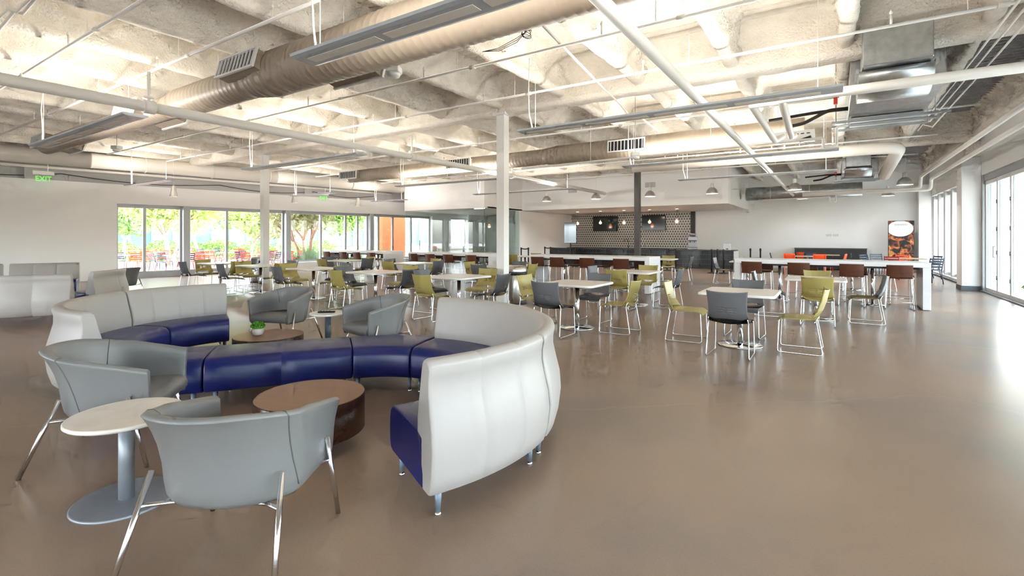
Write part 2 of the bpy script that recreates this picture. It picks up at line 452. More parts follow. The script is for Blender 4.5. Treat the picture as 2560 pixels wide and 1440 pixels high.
# -- wall at the window side (left): local x runs along the wall, +y is outdoors
WLA = math.atan2(.989, .1476); WL0 = (-20.82, 9.04, 0)
def WL(s, y, z=0):
    c, sn = math.cos(WLA), math.sin(WLA); return (WL0[0]+s*c-y*sn, WL0[1]+s*sn+y*c, z)
S0, S1 = -2.16, 12.0
wl = MB().box(-26, S0, 0, .42, 0, 3.36).box(S0, 18.3, 0, .42, 2.69, 3.36).box(S1, 13.4, 0, .42, 0, 2.69).box(13.4, 18.3, 0, .42, 0, .9).box(17.6, 18.3, 0, .42, .9, 2.69)
wall_left = struct('wall_left', wl, 'wall_white', None, WL0, WLA)
MB().box(-26, 19, .42, .62, 3.30, 5.1).build('upper_wall', 'wall_grey', wall_left)
MB().box(3.92, S1, .05, .42, 0, .36).build('sill_wall', 'wall_white', wall_left)
for s in (-14.2, -4.3, 4.9, 9.3):
    MB().box(s-.17, s+.17, .26, .42, 3.3, 4.9).build('pilaster', 'wall_grey', wall_left)
def window(n, s0, s1, mull, z0, doors=False):
    w = sempty('window_%d' % n, WL0, WLA)
    zr = z0+(.24 if doors else .07)
    fr = MB().box(s0, s1, .22, .32, 2.56, 2.69).box(s0, s0+.07, .22, .32, zr, 2.56).box(s1-.07, s1, .22, .32, zr, 2.56)
    fr.box(s0, s1, .22, .32, z0, z0+(.24 if doors else .07))
    fr.build('frame', 'alum', w)
    xs = [s0+.07]
    for m in mull:
        MB().box(m-.045, m+.045, .215, .325, z0+.05, 2.56).build('mullion', 'alum', w); xs += [m-.045, m+.045]
    xs.append(s1-.07); zb = z0+(.24 if doors else .07)
    for i in range(0, len(xs), 2): MB().box(xs[i], xs[i+1], .263, .275, zb, 2.56).build('pane', 'glass_clear', w)
    return w
window(1, S0, -.14, [-1.32], 0, True)
window(2, .07, 3.76, [1.45], 0, True)
window(3, 3.97, 8.0, [5.49, 6.76, 7.42], .37)
window(4, 8.2, S1, [8.62, 9.5, 10.7], .37)
window(8, 13.4, 17.6, [14.8, 16.2], .9)
for s in (-.035, 3.865, 8.1):
    o = tag(thing('window_post', {-.035: 'grey steel post between the sliding door and the wide patio window', 3.865: 'grey steel post beside the pane with the leaning tree', 8.1: 'grey steel post between the narrow green panes and the orange wall'}[s], 'post', WL(s, 0), WLA))
    MB().box(-.11, .11, -.02, .21, .0, 2.69, .008).build('post', 'alum', o)
    MB().box(-.13, .13, -.04, .21, 0, .012).build('base_plate', 'alum', o)

# -- wall at the terrace side (right)
wr = MB().box(XR, XR+.35, Y0, YB, 3.2, 5.1).box(XR, XR+.35, 18.42, 19.7, 0, 3.2).box(XR, XR+.35, 26.8, YB, 0, 3.2).box(XR, XR+.35, 19.7, 26.8, 0, .10)
wall_right = struct('wall_right', wr, 'wall_white')
MB().box(XR-.10, XR, 19.7, 26.8, .0, .05).build('kerb', 'base_grey', wall_right)
def pillar(y0, y1, x0=3.03):
    MB().box(x0, XR, y0, y1, .12, 3.72, .012).build('pillar', 'wall_white', wall_right)
    MB().box(x0-.012, XR, y0-.012, y1+.012, 0, .12).build('baseboard', 'base_grey', wall_right)
pillar(18.5, 19.15); pillar(26.75, YB)
MB().box(3.15, XR, 18.66, 18.98, 3.72, 4.9).build('steel_stub', 'foam', wall_right)
w5 = sempty('window_5', (XR, 0, 0))
MB().box(.16, .26, 19.7, 26.8, 3.06, 3.2).box(.16, .26, 19.7, 26.8, .10, .20).build('frame', 'frame_white', w5)
ym = [19.7+.0, 20.45, 21.75, 23.05, 24.35, 25.65, 26.8]
for i, y in enumerate(ym): MB().box(.06, .30, y-.14, y+.14, .10, 3.2).build('mullion', 'frame_white', w5)
for a, b in zip(ym, ym[1:]): MB().box(.20, .212, a+.14, b-.14, .2, 3.06).build('pane', 'glass_door', w5)
d1 = sempty('door_1', (XR, 0, 0))
MB().box(.02, .16, Y0+.4, 18.42, 3.02, 3.2).build('head_track', 'alum', d1)
MB().box(-.04, .16, Y0+.4, 18.42, 0, .03).build('floor_track', 'strut', d1)
MB().box(-.01, .16, 18.34, 18.50, 0, 3.2).build('jamb', 'alum', d1)
y = 18.34; k = 0
while y > Y0+1.2:
    y2 = y-1.12
    leaf = bpy.data.objects.new('door_leaf', MB().box(.05, .12, y-.05, y, .03, 3.02).box(.05, .12, y2, y2+.05, .03, 3.02).box(.05, .12, y2+.05, y-.05, .03, .12).box(.05, .12, y2+.05, y-.05, 2.92, 3.02).mesh('door_leaf', 'frame_white')); COL.objects.link(leaf); leaf.parent = d1
    MB().box(.08, .09, y2+.05, y-.05, .12, 2.92).build('pane', 'glass_door', leaf)
    if k == 0: MB().tube([(.03, y2+.07, .98), (-.01, y2+.07, .98), (-.01, y2+.07, 1.25), (.03, y2+.07, 1.25)], .012, 8).build('handle', 'strut', leaf)
    for z in (.45, 1.1, 1.7, 2.4):
        if k < 3: MB().cyl((.045, y2+.01, z-.05), (.045, y2+.01, z+.05), .016, 8).build('hinge', 'strut', leaf)
    y = y2-.012; k += 1

# -- far wall and the bar recess
XB, YS, XS = -13.4, 21.5, -3.55      # side of the glazed room, front and end of the bar soffit
wall_back = struct('wall_back', MB().box(-6.15, XR+.35, YB, YB+.3, 0, 5.1).box(XB-.2, -6.15, YB, YB+.3, 2.87, 5.1).box(XL0, XB-.2, YB, YB+.3, 0, 5.1), 'wall_white')
MB().box(XB, -6.15, YB, YB+.3, 0, 2.87).build('tile_panel', 'tile_pattern', wall_back)
MB().box(-6.35, -6.12, YB-.06, YB, .9, 2.87).build('tile_edge', 'black_matte', wall_back)
soff = struct('trim_1', MB().box(XB, XS, YS, YB, 2.87, 5.0), 'wall_white')
wall_box = struct('wall_partition', MB().box(XB-.2, XB, YS, YB, 0, 2.9), 'wall_white')
# glazed meeting room
YG, XG = 18.2, -18.5
MB().box(XG, XB, YG, YG+.25, 2.85, 5.0).box(XB-.25, XB, YG+.25, YS, 2.85, 5.0).box(XG, XG+.25, YG+.25, YB, 2.85, 5.0).box(XB-.3, XB, YS-.2, YS, 0, 2.85).build('fascia', 'wall_white', wall_box)
MB().box(XG, XB, YG+.25, YB, 2.86, 2.92).build('room_ceiling', 'wall_white', wall_box)
MB().box(XG, XG+.12, YG+5.2, YB, 0, 2.86).box(XG, XB-.2, YB-2.0, YB-1.85, 0, 2.86).build('room_wall', 'wall_white', wall_box)
w6 = sempty('window_6', (0, 0, 0))
gx = [XG+.02, -17.55, -16.55, -15.1, XB+.0]
for a, b in zip(gx, gx[1:]): MB().box(a+.006, b-.006, YG+.06, YG+.075, .02, 2.85).build('pane', 'glass_green', w6)
gy = [YG+.06, 19.9, YS-.2]
for a, b in zip(gy, gy[1:]): MB().box(XB-.075, XB-.06, a+.006, b-.006, .02, 2.85).build('pane', 'glass_green', w6)
MB().box(XG, XB, YG+.04, YG+.10, 0, .02).box(XB-.1, XB-.04, YG, YS-.2, 0, .02).build('glass_channel', 'alum', w6)
MB().tube([(-17.45, YG+.02, .85), (-17.45, YG+.02, 1.35)], .018, 8).build('door_pull', 'black_matte', w6)
# orange wall beyond the last pane, and the lobby behind
struct('wall_orange', MB().box(-23.3, -23.0, 20.8, 22.7, -.04, 3.3), 'orange_wall')
struct('wall_near', MB().box(XL0, XR+.35, Y0-.3, Y0, 3.1, 5.1), 'wall_white')
w7 = sempty('window_7', (0, Y0, 0))
MB().box(XL0, XR, -.2, -.08, 2.98, 3.1).box(XL0, XR, -.2, -.08, 0, .1).build('frame', 'frame_white', w7)
for i in range(-8, 15): MB().box(-16+i*1.3-.04, -16+i*1.3+.04, -.2, -.08, .1, 2.98).build('mullion', 'frame_white', w7)
for i in range(-8, 15): MB().box(-16+i*1.3+.04, min(XR, -16+i*1.3+1.26), -.145, -.135, .1, 2.98).build('pane', 'glass_clear', w7)

# ---------------------------------------------------------------- columns
mat('col_dark', (.07, .065, .06), .4)
def column(x, y, label, m, w=.2):
    t = thing('support_column', label, 'column', (x, y))
    MB().box(-w/2, w/2, -w/2, w/2, 0, 4.17, .006).build('shaft', m, t)
    MB().box(-w/2-.06, w/2+.06, -w/2-.06, w/2+.06, 4.14, 4.19).build('cap_plate', m, t)
    MB().box(-w/2-.01, w/2+.01, -w/2-.01, w/2+.01, 0, .10).build('base', m, t)
column(-6.05, 8.9, 'tall white steel column rising beside the trash can', 'white_metal')
column(-15.4, 8.95, 'tall white steel column in front of the patio windows', 'white_metal')
column(-6.25, 18.35, 'tall dark grey steel column standing before the tiled bar', 'col_dark')
# ---------------------------------------------------------------- dining chairs
def smooth01(a): a = max(0, min(1, a)); return a*a*(3-2*a)
def path_round(pts, r, seg=5):
    pts = [Vector(p) for p in pts]; out = [pts[0]]
    for i in range(1, len(pts)-1):
        a, b, c = pts[i-1], pts[i], pts[i+1]; u = (a-b).normalized(); w = (c-b).normalized()
        rr = min(r, (a-b).length*.45, (c-b).length*.45)
        for k in range(seg+1):
            t = k/seg; out.append((1-t)**2*(b+u*rr)+2*t*(1-t)*b+t*t*(b+w*rr))
    out.append(pts[-1]); return out
def shell(mb, xs, zs, fn, th, holes=None):
    """two-sided curved sheet: fn(x,z)->(point, normal)"""
    W = len(zs); fr = []; bk = []
    for x in xs:
        for z in zs:
            p, n = fn(x, z); p = Vector(p); n = Vector(n).normalized(); fr.append(p+n*th/2); bk.append(p-n*th/2)
    N = len(fr); fs = []; cell = set()
    for i in range(len(xs)-1):
        for j in range(W-1):
            if holes and holes(i, j): continue
            cell.add((i, j))
    for (i, j) in cell:
        a, b, c, d = i*W+j, i*W+j+1, (i+1)*W+j+1, (i+1)*W+j
        fs += [(a, b, c, d), (N+d, N+c, N+b, N+a)]
        if (i, j-1) not in cell: fs.append((a, d, N+d, N+a))
        if (i, j+1) not in cell: fs.append((c, b, N+b, N+c))
        if (i-1, j) not in cell: fs.append((b, a, N+a, N+b))
        if (i+1, j) not in cell: fs.append((d, c, N+c, N+d))
    mb.add(fr+bk, fs, True)
def chair_meshes():
    # faces +y ; back at -y
    xs = [-.24, -.225, -.19, -.14, -.085, -.045, -.012, .012, .045, .085, .14, .19, .225, .24]
    zr = [0, .035, .08, .105, .119, .123, .141, .145, .163, .167, .181, .22, .28, .33, .355, .365]
    def back(x, z):
        k = abs(x)/.24; w = 1.0-.075*math.sin(PI*min(1, z/.365))+(.04 if z < .05 else 0)*(1-z/.05)-.02*(z/.365)
        zz = z
        if .1 < z < .19: zz = z+(.010*(min(1, abs(x)/.085)) if z > .15 else (-.010*min(1, abs(x)/.085) if z < .13 else 0))
        if z < .02: zz = z+.03*(1-(abs(x)/.24)**2)*(1) - .0
        if z > .34: zz = z+.014*(k**4)
        bend = .035*(1-math.cos(PI*.5*k*1.0))
        y = -.215-.10*(z/.365)-.035*math.sin(PI*z/.365)+bend*1.6
        y += .03*(z/.365)**4*(-1)
        return (x*w, y, .455+zz), (x*-.8, 1, .25)
    mb = MB(); shell(mb, xs, zr, back, .012, holes=lambda i, j: j in (4, 6, 8) and i in (4, 5, 7, 8))
    def seat(x, y):
        k = abs(x)/.235; f = (y+.235)/.47
        w = 1.0-.05*f**3
        z = .445-.020*(1-k*k)*math.sin(PI*min(1, f*1.1+.05))
        if f > .8: z -= .045*((f-.8)/.2)**2
        if f < .2: z += .05*((.2-f)/.2)**2*k*k+.012*((.2-f)/.2)
        if f < .35: z -= .022*(1-k*k)*((.35-f)/.35)
        return (x*w, y, z), (0, -.15*(f-.5), 1)
    xs2 = [-.235, -.22, -.17, -.10, -.04, .04, .10, .17, .22, .235]; ys2 = [-.235, -.22, -.19, -.14, -.05, .05, .13, .18, .21, .228, .235]
    ms = MB(); shell(ms, xs2, ys2, seat, .014)
    fr = []
    for s in (-1, 1):
        pts = [(s*.17, .19, .425), (s*.225, .205, .425), (s*.235, .225, .012), (s*.245, -.275, .012), (s*.228, -.205, .44), (s*.222, -.235, .50)]
        pp = path_round(pts, .035, 4)
        fr.append(MB().tube(pp, .0075, 7))
    cr = [MB().tube([(-.222, -.19, .415), (.222, -.19, .415)], .006, 6), MB().tube([(-.17, .19, .425), (.17, .19, .425)], .006, 6)]
    return mb, ms, fr, cr
cb, cs, cfr, ccr = chair_meshes()
CH = thing('dining_chair', '', 'chair', (0, 0))
cs.build('seat', 'chair_olive', CH); cb.build('backrest', 'chair_olive', CH)
for f in cfr: f.build('sled_leg', 'chrome', CH)
for f in ccr: f.build('crossbar', 'chrome', CH)
CH_first = [True]
seat_g = cs.mesh('seat_g', 'chair_grey'); back_g = cb.mesh('back_g', 'chair_grey')
kids_of(CH)
SEAT_N, BACK_N = KIDS[CH.name][0].data.name, KIDS[CH.name][1].data.name
def chair(x, y, heading, colour, label, group):
    """heading: direction the sitter faces, radians from +Y turning to +X"""
    sw = {SEAT_N: seat_g, BACK_N: back_g} if colour == 'G' else None
    if CH_first[0] and colour == 'Y':
        CH_first[0] = False; CH.location = (x, y, 0); CH.rotation_euler.z = -heading; CH['label'] = label; CH['group'] = group; return CH
    return dup(CH, (x, y), -heading, label, group, sw)

# ---------------------------------------------------------------- dining tables
def rounded_square(h, r, n=6):
    pts = []
    for (cx, cy_, a0) in ((h-r, h-r, 0), (-h+r, h-r, 90), (-h+r, -h+r, 180), (h-r, -h+r, 270)):
        for k in range(n+1):
            a = R_(a0+90*k/n); pts.append((cx+r*math.cos(a), cy_+r*math.sin(a)))
    return pts
def table_parts(t, h=.47):
    rings = []
    for (o, z) in ((-.014, .705), (-.004, .709), (0, .718), (0, .73), (-.004, .738), (-.012, .742)):
        rings.append([(x, y, z) for x, y in rounded_square(h+o, .08+o)])
    MB().sweep(rings).build('table_top', 'table_edge', t)
    MB().sweep([[(x, y, .7421) for x, y in rounded_square(h-.013, .067)], [(x, y, .7435) for x, y in rounded_square(h-.016, .064)]]).build('laminate', 'table_top', t)
    MB().lathe([(.038, .02), (.038, .69)], 20).build('post', 'chrome', t)
    MB().lathe([(.275, 0), (.285, .004), (.285, .012), (.272, .018), (.06, .024), (.04, .03)], 36).build('base', 'chrome', t)
    MB().box(-.25, .25, -.03, .03, .685, .705).box(-.03, .03, -.25, .25, .685, .705).build('top_bracket', 'black_matte', t)
TB = None
def table(x, y, label, rz=0, group='square dining tables'):
    global TB
    if TB is None:
        TB = thing('dining_table', label, 'table', (x, y), rz, group); table_parts(TB); return TB
    return dup(TB, (x, y), rz, label, group)
rnd = random.Random(3)
# (x, y, phrase, colours of the chairs at -Y, +Y, +X, -X)
TABLES = [
 (-1.07, 7.39, 'nearest table on open floor', 'GGYY'),
 (-3.52, 7.35, 'table just past the trash can', 'GGYY'),
 (-6.03, 7.37, 'table in front of white column', 'YYGG'),
 (-8.37, 7.37, 'table behind the two lounge chairs', 'YYGG'),
 (-10.57, 7.37, 'fifth front-row table from the terrace', 'GGYY'),
 (-12.87, 7.37, 'sixth front-row table from the terrace', 'GGYY'),
 (-14.95, 7.37, 'front-row table closest to sliding door', 'GGYY'),
 (-.26, 10.53, 'table before the bar table by terrace doors', 'YYGG'),
 (-3.65, 10.55, 'table before the bar table facing tiled bar', 'YYGG'),
 (-7.25, 10.54, 'table half hidden by white column', 'GGYY'),
 (-10.35, 10.54, 'table before the bar table facing glazed room', 'YYGG'),
 (-13.3, 10.54, 'table before the bar table by patio window', 'YYGG'),
 (-5.0, 17.2, 'table beside the dark column', 'YYGG'),
 (-2.25, 17.0, 'table between tiled bar and terrace bar table', 'YYGG'),
 (.45, 17.0, 'table behind the bar table by terrace doors', 'YYGG'),
 (-10.4, 16.9, 'table outside the glazed room corner', 'YYGG'),
]
SIDES = [((0, -1), 0, 'near'), ((0, 1), PI, 'far'), ((1, 0), -PI/2, 'terrace'), ((-1, 0), PI/2, 'patio')]
CN = {'G': 'grey', 'Y': 'olive yellow'}
for ti, (tx, ty, ph, cols) in enumerate(TABLES):
    table(tx, ty, 'white square dining '+ph.replace('table', 'table on chrome post,', 1) if not ph[0].isdigit() and ph.startswith('table') else 'white square table on chrome post, '+ph)
    for (dx, dy), hd, nm in SIDES:
        c = cols[SIDES.index(((dx, dy), hd, nm))]
        off = .70+rnd.uniform(-.03, .05)
        if ti == 0: off = .69
        chair(tx+dx*off+dy*rnd.uniform(-.05, .05), ty+dy*off+dx*rnd.uniform(-.05, .05), hd+rnd.uniform(-.07, .07), c,
              '%s shell chair, %s side of %s' % (CN[c], nm, ph), 'shell chairs at the dining tables')

# ---------------------------------------------------------------- bar tables and stools
def bar_table(xr, y0, label, L=3.66, dpt=.95, H=.965):
    t = thing('bar_table', label, 'table', (xr-L/2, y0+dpt/2), 0, 'long white bar tables')
    h = L/2; d = dpt/2
    MB().box(-h, h, -d, d, H-.10, H, .006).build('table_top', 'bar_white', t)
    for s in (-1, 1):
        MB().box(s*h-(.13 if s > 0 else 0), s*h+(0 if s > 0 else .13), -d, d, 0.01, H-.1, .004).build('end_panel', 'bar_white', t)
    MB().box(-h+.13, h-.13, -.04, .04, H-.16, H-.1).build('support_rail', 'black_matte', t)
    for s in (-.9, .9): MB().lathe([(.03, .02), (.03, H-.1)], 16, (s, 0, 0)).build('post', 'chrome', t)
    for s in (-.9, .9): MB().lathe([(.22, 0), (.22, .012), (.04, .02)], 28, (s, 0, 0)).build('post_base', 'chrome', t)
    return t
ST = thing('bar_stool', '', 'stool', (0, 0))
def stool_parts(t):
    xs = [-.215, -.205, -.15, -.08, 0, .08, .15, .205, .215]; zs = [0, .012, .06, .13, .20, .245, .258]
    mb = MB(); shell(mb, xs, zs, lambda x, z: ((x, -.205-.05*(z/.258)+.05*(x/.215)**2, .66+z), (x*-1.2, 1, .2)), .013)
    mb.build('backrest', 'walnut', t)
    ys = [-.21, -.19, -.1, 0, .1, .17, .195, .205]
    ms = MB(); shell(ms, xs, ys, lambda x, y: ((x*(.95 if y > 0 else 1), y, .655-.012*(1-(x/.215)**2)-(.02*((y-.15)/.055)**2 if y > .15 else 0)), (0, 0, 1)), .014)
    ms.build('seat', 'walnut', t)
    for s in (-1, 1):
        MB().tube(path_round([(s*.15, .16, .642), (s*.19, .17, .642), (s*.215, .215, .012), (s*.235, -.22, .012), (s*.195, -.17, .642), (s*.15, -.165, .642)], .03, 4), .009, 7).build('sled_leg', 'chrome', t)
    MB().tube([(-.205, .197, .2), (.205, .197, .2)], .0075, 6).build('footrest', 'chrome', t)
    MB().tube([(-.225, -.207, .16), (.225, -.207, .16)], .006, 6).build('crossbar', 'chrome', t)
stool_parts(ST); ST_first = [True]
BT = [(1.66, 12.92, 'terrace side', [1.15, .33, -.65, -1.64], 'nearest the terrace doors'),
      (-4.0, 12.68, 'tiled bar side', None, 'facing the tiled bar'),
      (-9.1, 12.75, 'glazed room side', None, 'facing the glazed room'),
      (-13.95, 12.75, 'patio side', None, 'beside the patio windows')]
US = [None, [1338, 1399, 1474, 1558], [1042, 1084, 1129, 1186], [826, 867, 901.5, 938.5]]
ORD = ['first', 'second', 'third', 'fourth']
for i, (xr, y0, nm, xs, wh) in enumerate(BT):
    bar_table(xr, y0, 'long white bar table with thick end panels '+wh)
    yy = y0-.0
    if xs is None: xs = sorted((PY(u, yy) for u in US[i]), reverse=True)
    for side in (0, 1):
        for k, x in enumerate(xs):
            x = max(xr-3.66+.40, min(xr-.52, x))
            hd = 0 if side == 0 else PI; ys = y0+.0 if side == 0 else y0+.95-.02
            lab = '%s walnut stool from the terrace end, %s side of bar table %s' % (ORD[k], ('near', 'far')[side], wh)
            hx = rnd.uniform(-.05, .05)
            if ST_first[0]:
                ST_first[0] = False; ST.location = (x, ys, 0); ST.rotation_euler.z = -hd; ST['label'] = lab; ST['group'] = 'walnut bar stools'
            else: dup(ST, (x+(0 if side == 0 else .12), ys), -(hd+hx), lab, 'walnut bar stools')

# ---------------------------------------------------------------- trash cans
def trash(x, y, label):
    t = thing('trash_can', label, 'trash can', (x, y), 0, 'steel trash cans')
    MB().lathe([(.225, .02), (.23, .03), (.23, .64), (.225, .65)], 40).build('body', 'steel', t)
    MB().lathe([(.228, 0), (.234, .004), (.234, .03), (.228, .034)], 40).build('base_ring', 'black_rubber', t)
    MB().lathe([(.232, .65), (.245, .66), (.245, .71), (.235, .72)], 40).build('collar', 'black_rubber', t)
    MB().lathe([(.236, .72), (.238, .76), (.225, .81), (.19, .84), (.12, .852), (.105, .85), (.10, .80)], 40, cap0=False, cap1=False).build('lid', 'steel', t)
    MB().lathe([(.11, .79), (.02, .78)], 24, cap1=True).build('opening', 'black_rubber', t)
trash(*P(1291, 758), 'brushed steel trash can with black collar beside the white column')
trash(*P(645, 705), 'steel trash can half hidden behind tables near the patio window')
# ---------------------------------------------------------------- serpentine sofas
RO, RI = 1.53, .84
SEAT_P = [(RI+.04, .14), (RI+.005, .155), (RI-.012, .19), (RI-.018, .27), (RI-.012, .35), (RI+.004, .395), (RI+.035, .422), (RI+.085, .435), (RI+.3, .438), (RO-.16, .43), (RO-.10, .41), (RO-.10, .14)]
BENCH_P = [(RI+.04, .14), (RI+.005, .155), (RI-.012, .19), (RI-.018, .27), (RI-.012, .35), (RI+.004, .395), (RI+.035, .422), (RI+.085, .435), (RI+.33, .442), (RO-.10, .435), (RO-.05, .422), (RO-.018, .395), (RO-.004, .35), (RO+.002, .27), (RO-.004, .19), (RO-.02, .155), (RO-.055, .14)]
BACK_P = [(RO-.10, .13), (RO-.03, .13), (RO+.005, .15), (RO+.03, .24), (RO+.045, .36), (RO+.038, .47), (RO+.008, .59), (RO-.012, .68), (RO-.012, .75), (RO+.0, .805), (RO-.008, .828), (RO-.035, .842), (RO-.075, .842), (RO-.10, .828), (RO-.118, .78), (RO-.145, .68), (RO-.175, .58), (RO-.192, .50), (RO-.19, .42), (RO-.17, .36), (RO-.13, .28), (RO-.10, .2)]
def frames_arc(b0, b1, step=3.0):
    n = max(4, int(abs(b1-b0)/step)); return [(R_(b0+(b1-b0)*i/n)) for i in range(n+1)]
def sweep_unit(prof, place, params, e=.012, seams=()):
    """place(param, r, z) -> point ; inset at both ends for a soft edge; shallow grooves at the seams"""
    cr = sum(p[0] for p in prof)/len(prof); cz = sum(p[1] for p in prof)/len(prof); rings = []
    def ring(q, k):
        out = []
        for r, z in prof:
            d = Vector((r-cr, z-cz)); L = d.length; f = max(0, (L-k)/L); out.append(place(q, cr+d.x*f, cz+d.y*f))
        return out
    a, b = params[0], params[-1]; s = (b-a); ep = place.unit(e)*(1 if s > 0 else -1)
    ql = sorted(set(list(params[1:-1])), reverse=s < 0)
    full = [(a, e*1.1), (a+ep*.35, e*.35), (a+ep, 0)]
    mids = [(q, 0) for q in ql if (q-a-ep)*s > 0 and (b-ep-q)*s > 0]
    gw = place.unit(.006)
    for sm in seams:
        mids = [(q, k) for q, k in mids if abs(q-sm) > gw*1.6]
        mids += [(sm-gw, 0), (sm, .006), (sm+gw, 0)]
    mids.sort(key=lambda t: t[0]*(1 if s > 0 else -1))
    full += mids+[(b-ep, 0), (b-ep*.35, e*.35), (b, e*1.1)]
    for q, k in full: rings.append(ring(q, k))
    return MB().sweep(rings)
class Arc:
    def __init__(s, org): s.o = org
    def __call__(s, b, r, z): return (r*math.sin(b)-s.o[0], r*math.cos(b)-s.o[1], z)
    def unit(s, m): return m/1.2
class Line:
    def __call__(s, x, r, z): return (x, r-1.2, z)
    def unit(s, m): return m
def leg(t, x, y, z1=.15):
    l = MB().lathe([(.013, .018), (.016, .05), (.023, z1)], 12, (x, y, 0)).build('leg', 'leg_grey', t)
    MB().lathe([(.018, 0), (.019, .006), (.014, .014), (.007, .02)], 12, (x, y, 0)).build('glide', 'chrome', l)
def arc_unit(name, c, b0, b1, back, label, nseam=2, group='sofa units'):
    mid = R_((b0+b1)/2); org = (1.2*math.sin(mid), 1.2*math.cos(mid)); x, y = RD(c[0]+org[0], c[1]+org[1])
    t = thing(name, label, 'sofa' if back else 'bench', (x, y), YAW, group)
    A = Arc(org); g = math.degrees(.004/1.2); ang = frames_arc(b0+g, b1-g)
    sweep_unit(SEAT_P if back else BENCH_P, A, ang, .014).build('seat', 'leather_blue', t)
    if back:
        sm = [R_(b0+(b1-b0)*(k+1)/(nseam+1)) for k in range(nseam)]
        sweep_unit(BACK_P, A, ang, .016, sm).build('backrest', 'leather_white', t)
    db = 3.2 if b1 > b0 else -3.2
    for b in (b0+db, b1-db):
        for r in (RI+.09, RO-.07):
            p = A(R_(b), r, 0); leg(t, p[0], p[1])
    return t
def line_unit(name, xy, heading, L, back, label, nseam=2, group='sofa units'):
    """heading: camera-frame bearing of local +x ; +y (back side) lies to its left"""
    x, y = RD(*xy); t = thing(name, label, 'sofa' if back else 'bench', (x, y), YAW+PI/2-R_(heading), group)
    A = Line(); n = 8; par = [-L/2+.004+(L-.008)*i/n for i in range(n+1)]
    sm = [-L/2+L*(k+1)/(nseam+1) for k in range(nseam)]
    sweep_unit(SEAT_P if back else BENCH_P, A, par, .014, () if back else ([0] if nseam else ())).build('seat', 'leather_blue', t)
    if back: sweep_unit(BACK_P, A, par, .016, sm).build('backrest', 'leather_white', t)
    for s in (-1, 1):
        for r in (RI+.09, RO-.07): leg(t, s*(L/2-.08), r-1.2)
    return t
CR = (-1.2, 3.85)
arc_unit('curved_sofa', CR, 112.5, 149.8, True, 'white-backed curved sofa whose pale back faces the open floor, nearest end', 2)
arc_unit('curved_sofa', CR, 16.5, 112.0, True, 'large curved sofa with tan-lit back and blue seat by the dining chairs', 0)
arc_unit('curved_bench', CR, -21.0, 16.2, False, 'blue curved bench between the long blue bench and the curved sofa')
hd = R_(69); mx_, my_ = (-2.64-1.55)/2, (4.21+4.63)/2; off = .36+ (1.2-RI-.36)
line_unit('straight_bench', (mx_-.358*(1.2-RI)+.018, my_+.934*(1.2-RI)+.007), 69, 1.225, False, 'long straight blue bench behind the near brown drum table', 1)
CL = (-3.18, 5.63)
arc_unit('curved_bench', CL, 159.5, 198.0, False, 'blue curved bench behind the grey armchair by the wall side')
arc_unit('curved_sofa', CL, 198.3, 279.0, True, 'curved sofa seen over the grey armchair, pale back end facing the camera', 2)
arc_unit('curved_sofa', CL, 279.3, 327.0, True, 'curved blue sofa with pale back before the far windows', 3)
# second serpentine by the wall
def seat_line(p0, p1, flip):
    m = ((p0[0]+p1[0])/2, (p0[1]+p1[1])/2); L = math.hypot(p1[0]-p0[0], p1[1]-p0[1]); h = math.degrees(math.atan2(p1[0]-p0[0], p1[1]-p0[1]))
    return m, L, h
m, L, h = seat_line((-7.68, 8.56), (-9.55, 7.72), 0)
h_ = R_(h); n = (-math.cos(h_), math.sin(h_))          # left of heading
line_unit('straight_sofa', (m[0]-n[0]*.33, m[1]-n[1]*.33), h, L, True, 'straight sofa by the wall with its pale back to the camera', 3, 'far sofa units')
arc_unit('curved_sofa', (-9.37, 9.47), 51.6, 99, True, 'curved sofa by the wall hiding the dark armchair', 1, 'far sofa units')
m, L, h = seat_line((-12.25, 12.0), (-11.2, 12.75), 0); h_ = R_(h); n = (-math.cos(h_), math.sin(h_))
line_unit('straight_sofa', (m[0]-n[0]*.33, m[1]-n[1]*.33), h, L, True, 'straight sofa against the white wall, tan back facing the room', 2, 'far sofa units')
m, L, h = seat_line((-13.35, 11.2), (-12.35, 11.95), 0); h_ = R_(h); n = (-math.cos(h_), math.sin(h_))
line_unit('straight_sofa', (m[0]-n[0]*.33, m[1]-n[1]*.33), h, L, True, 'straight sofa against the white wall, cut by the picture edge', 2, 'far sofa units')

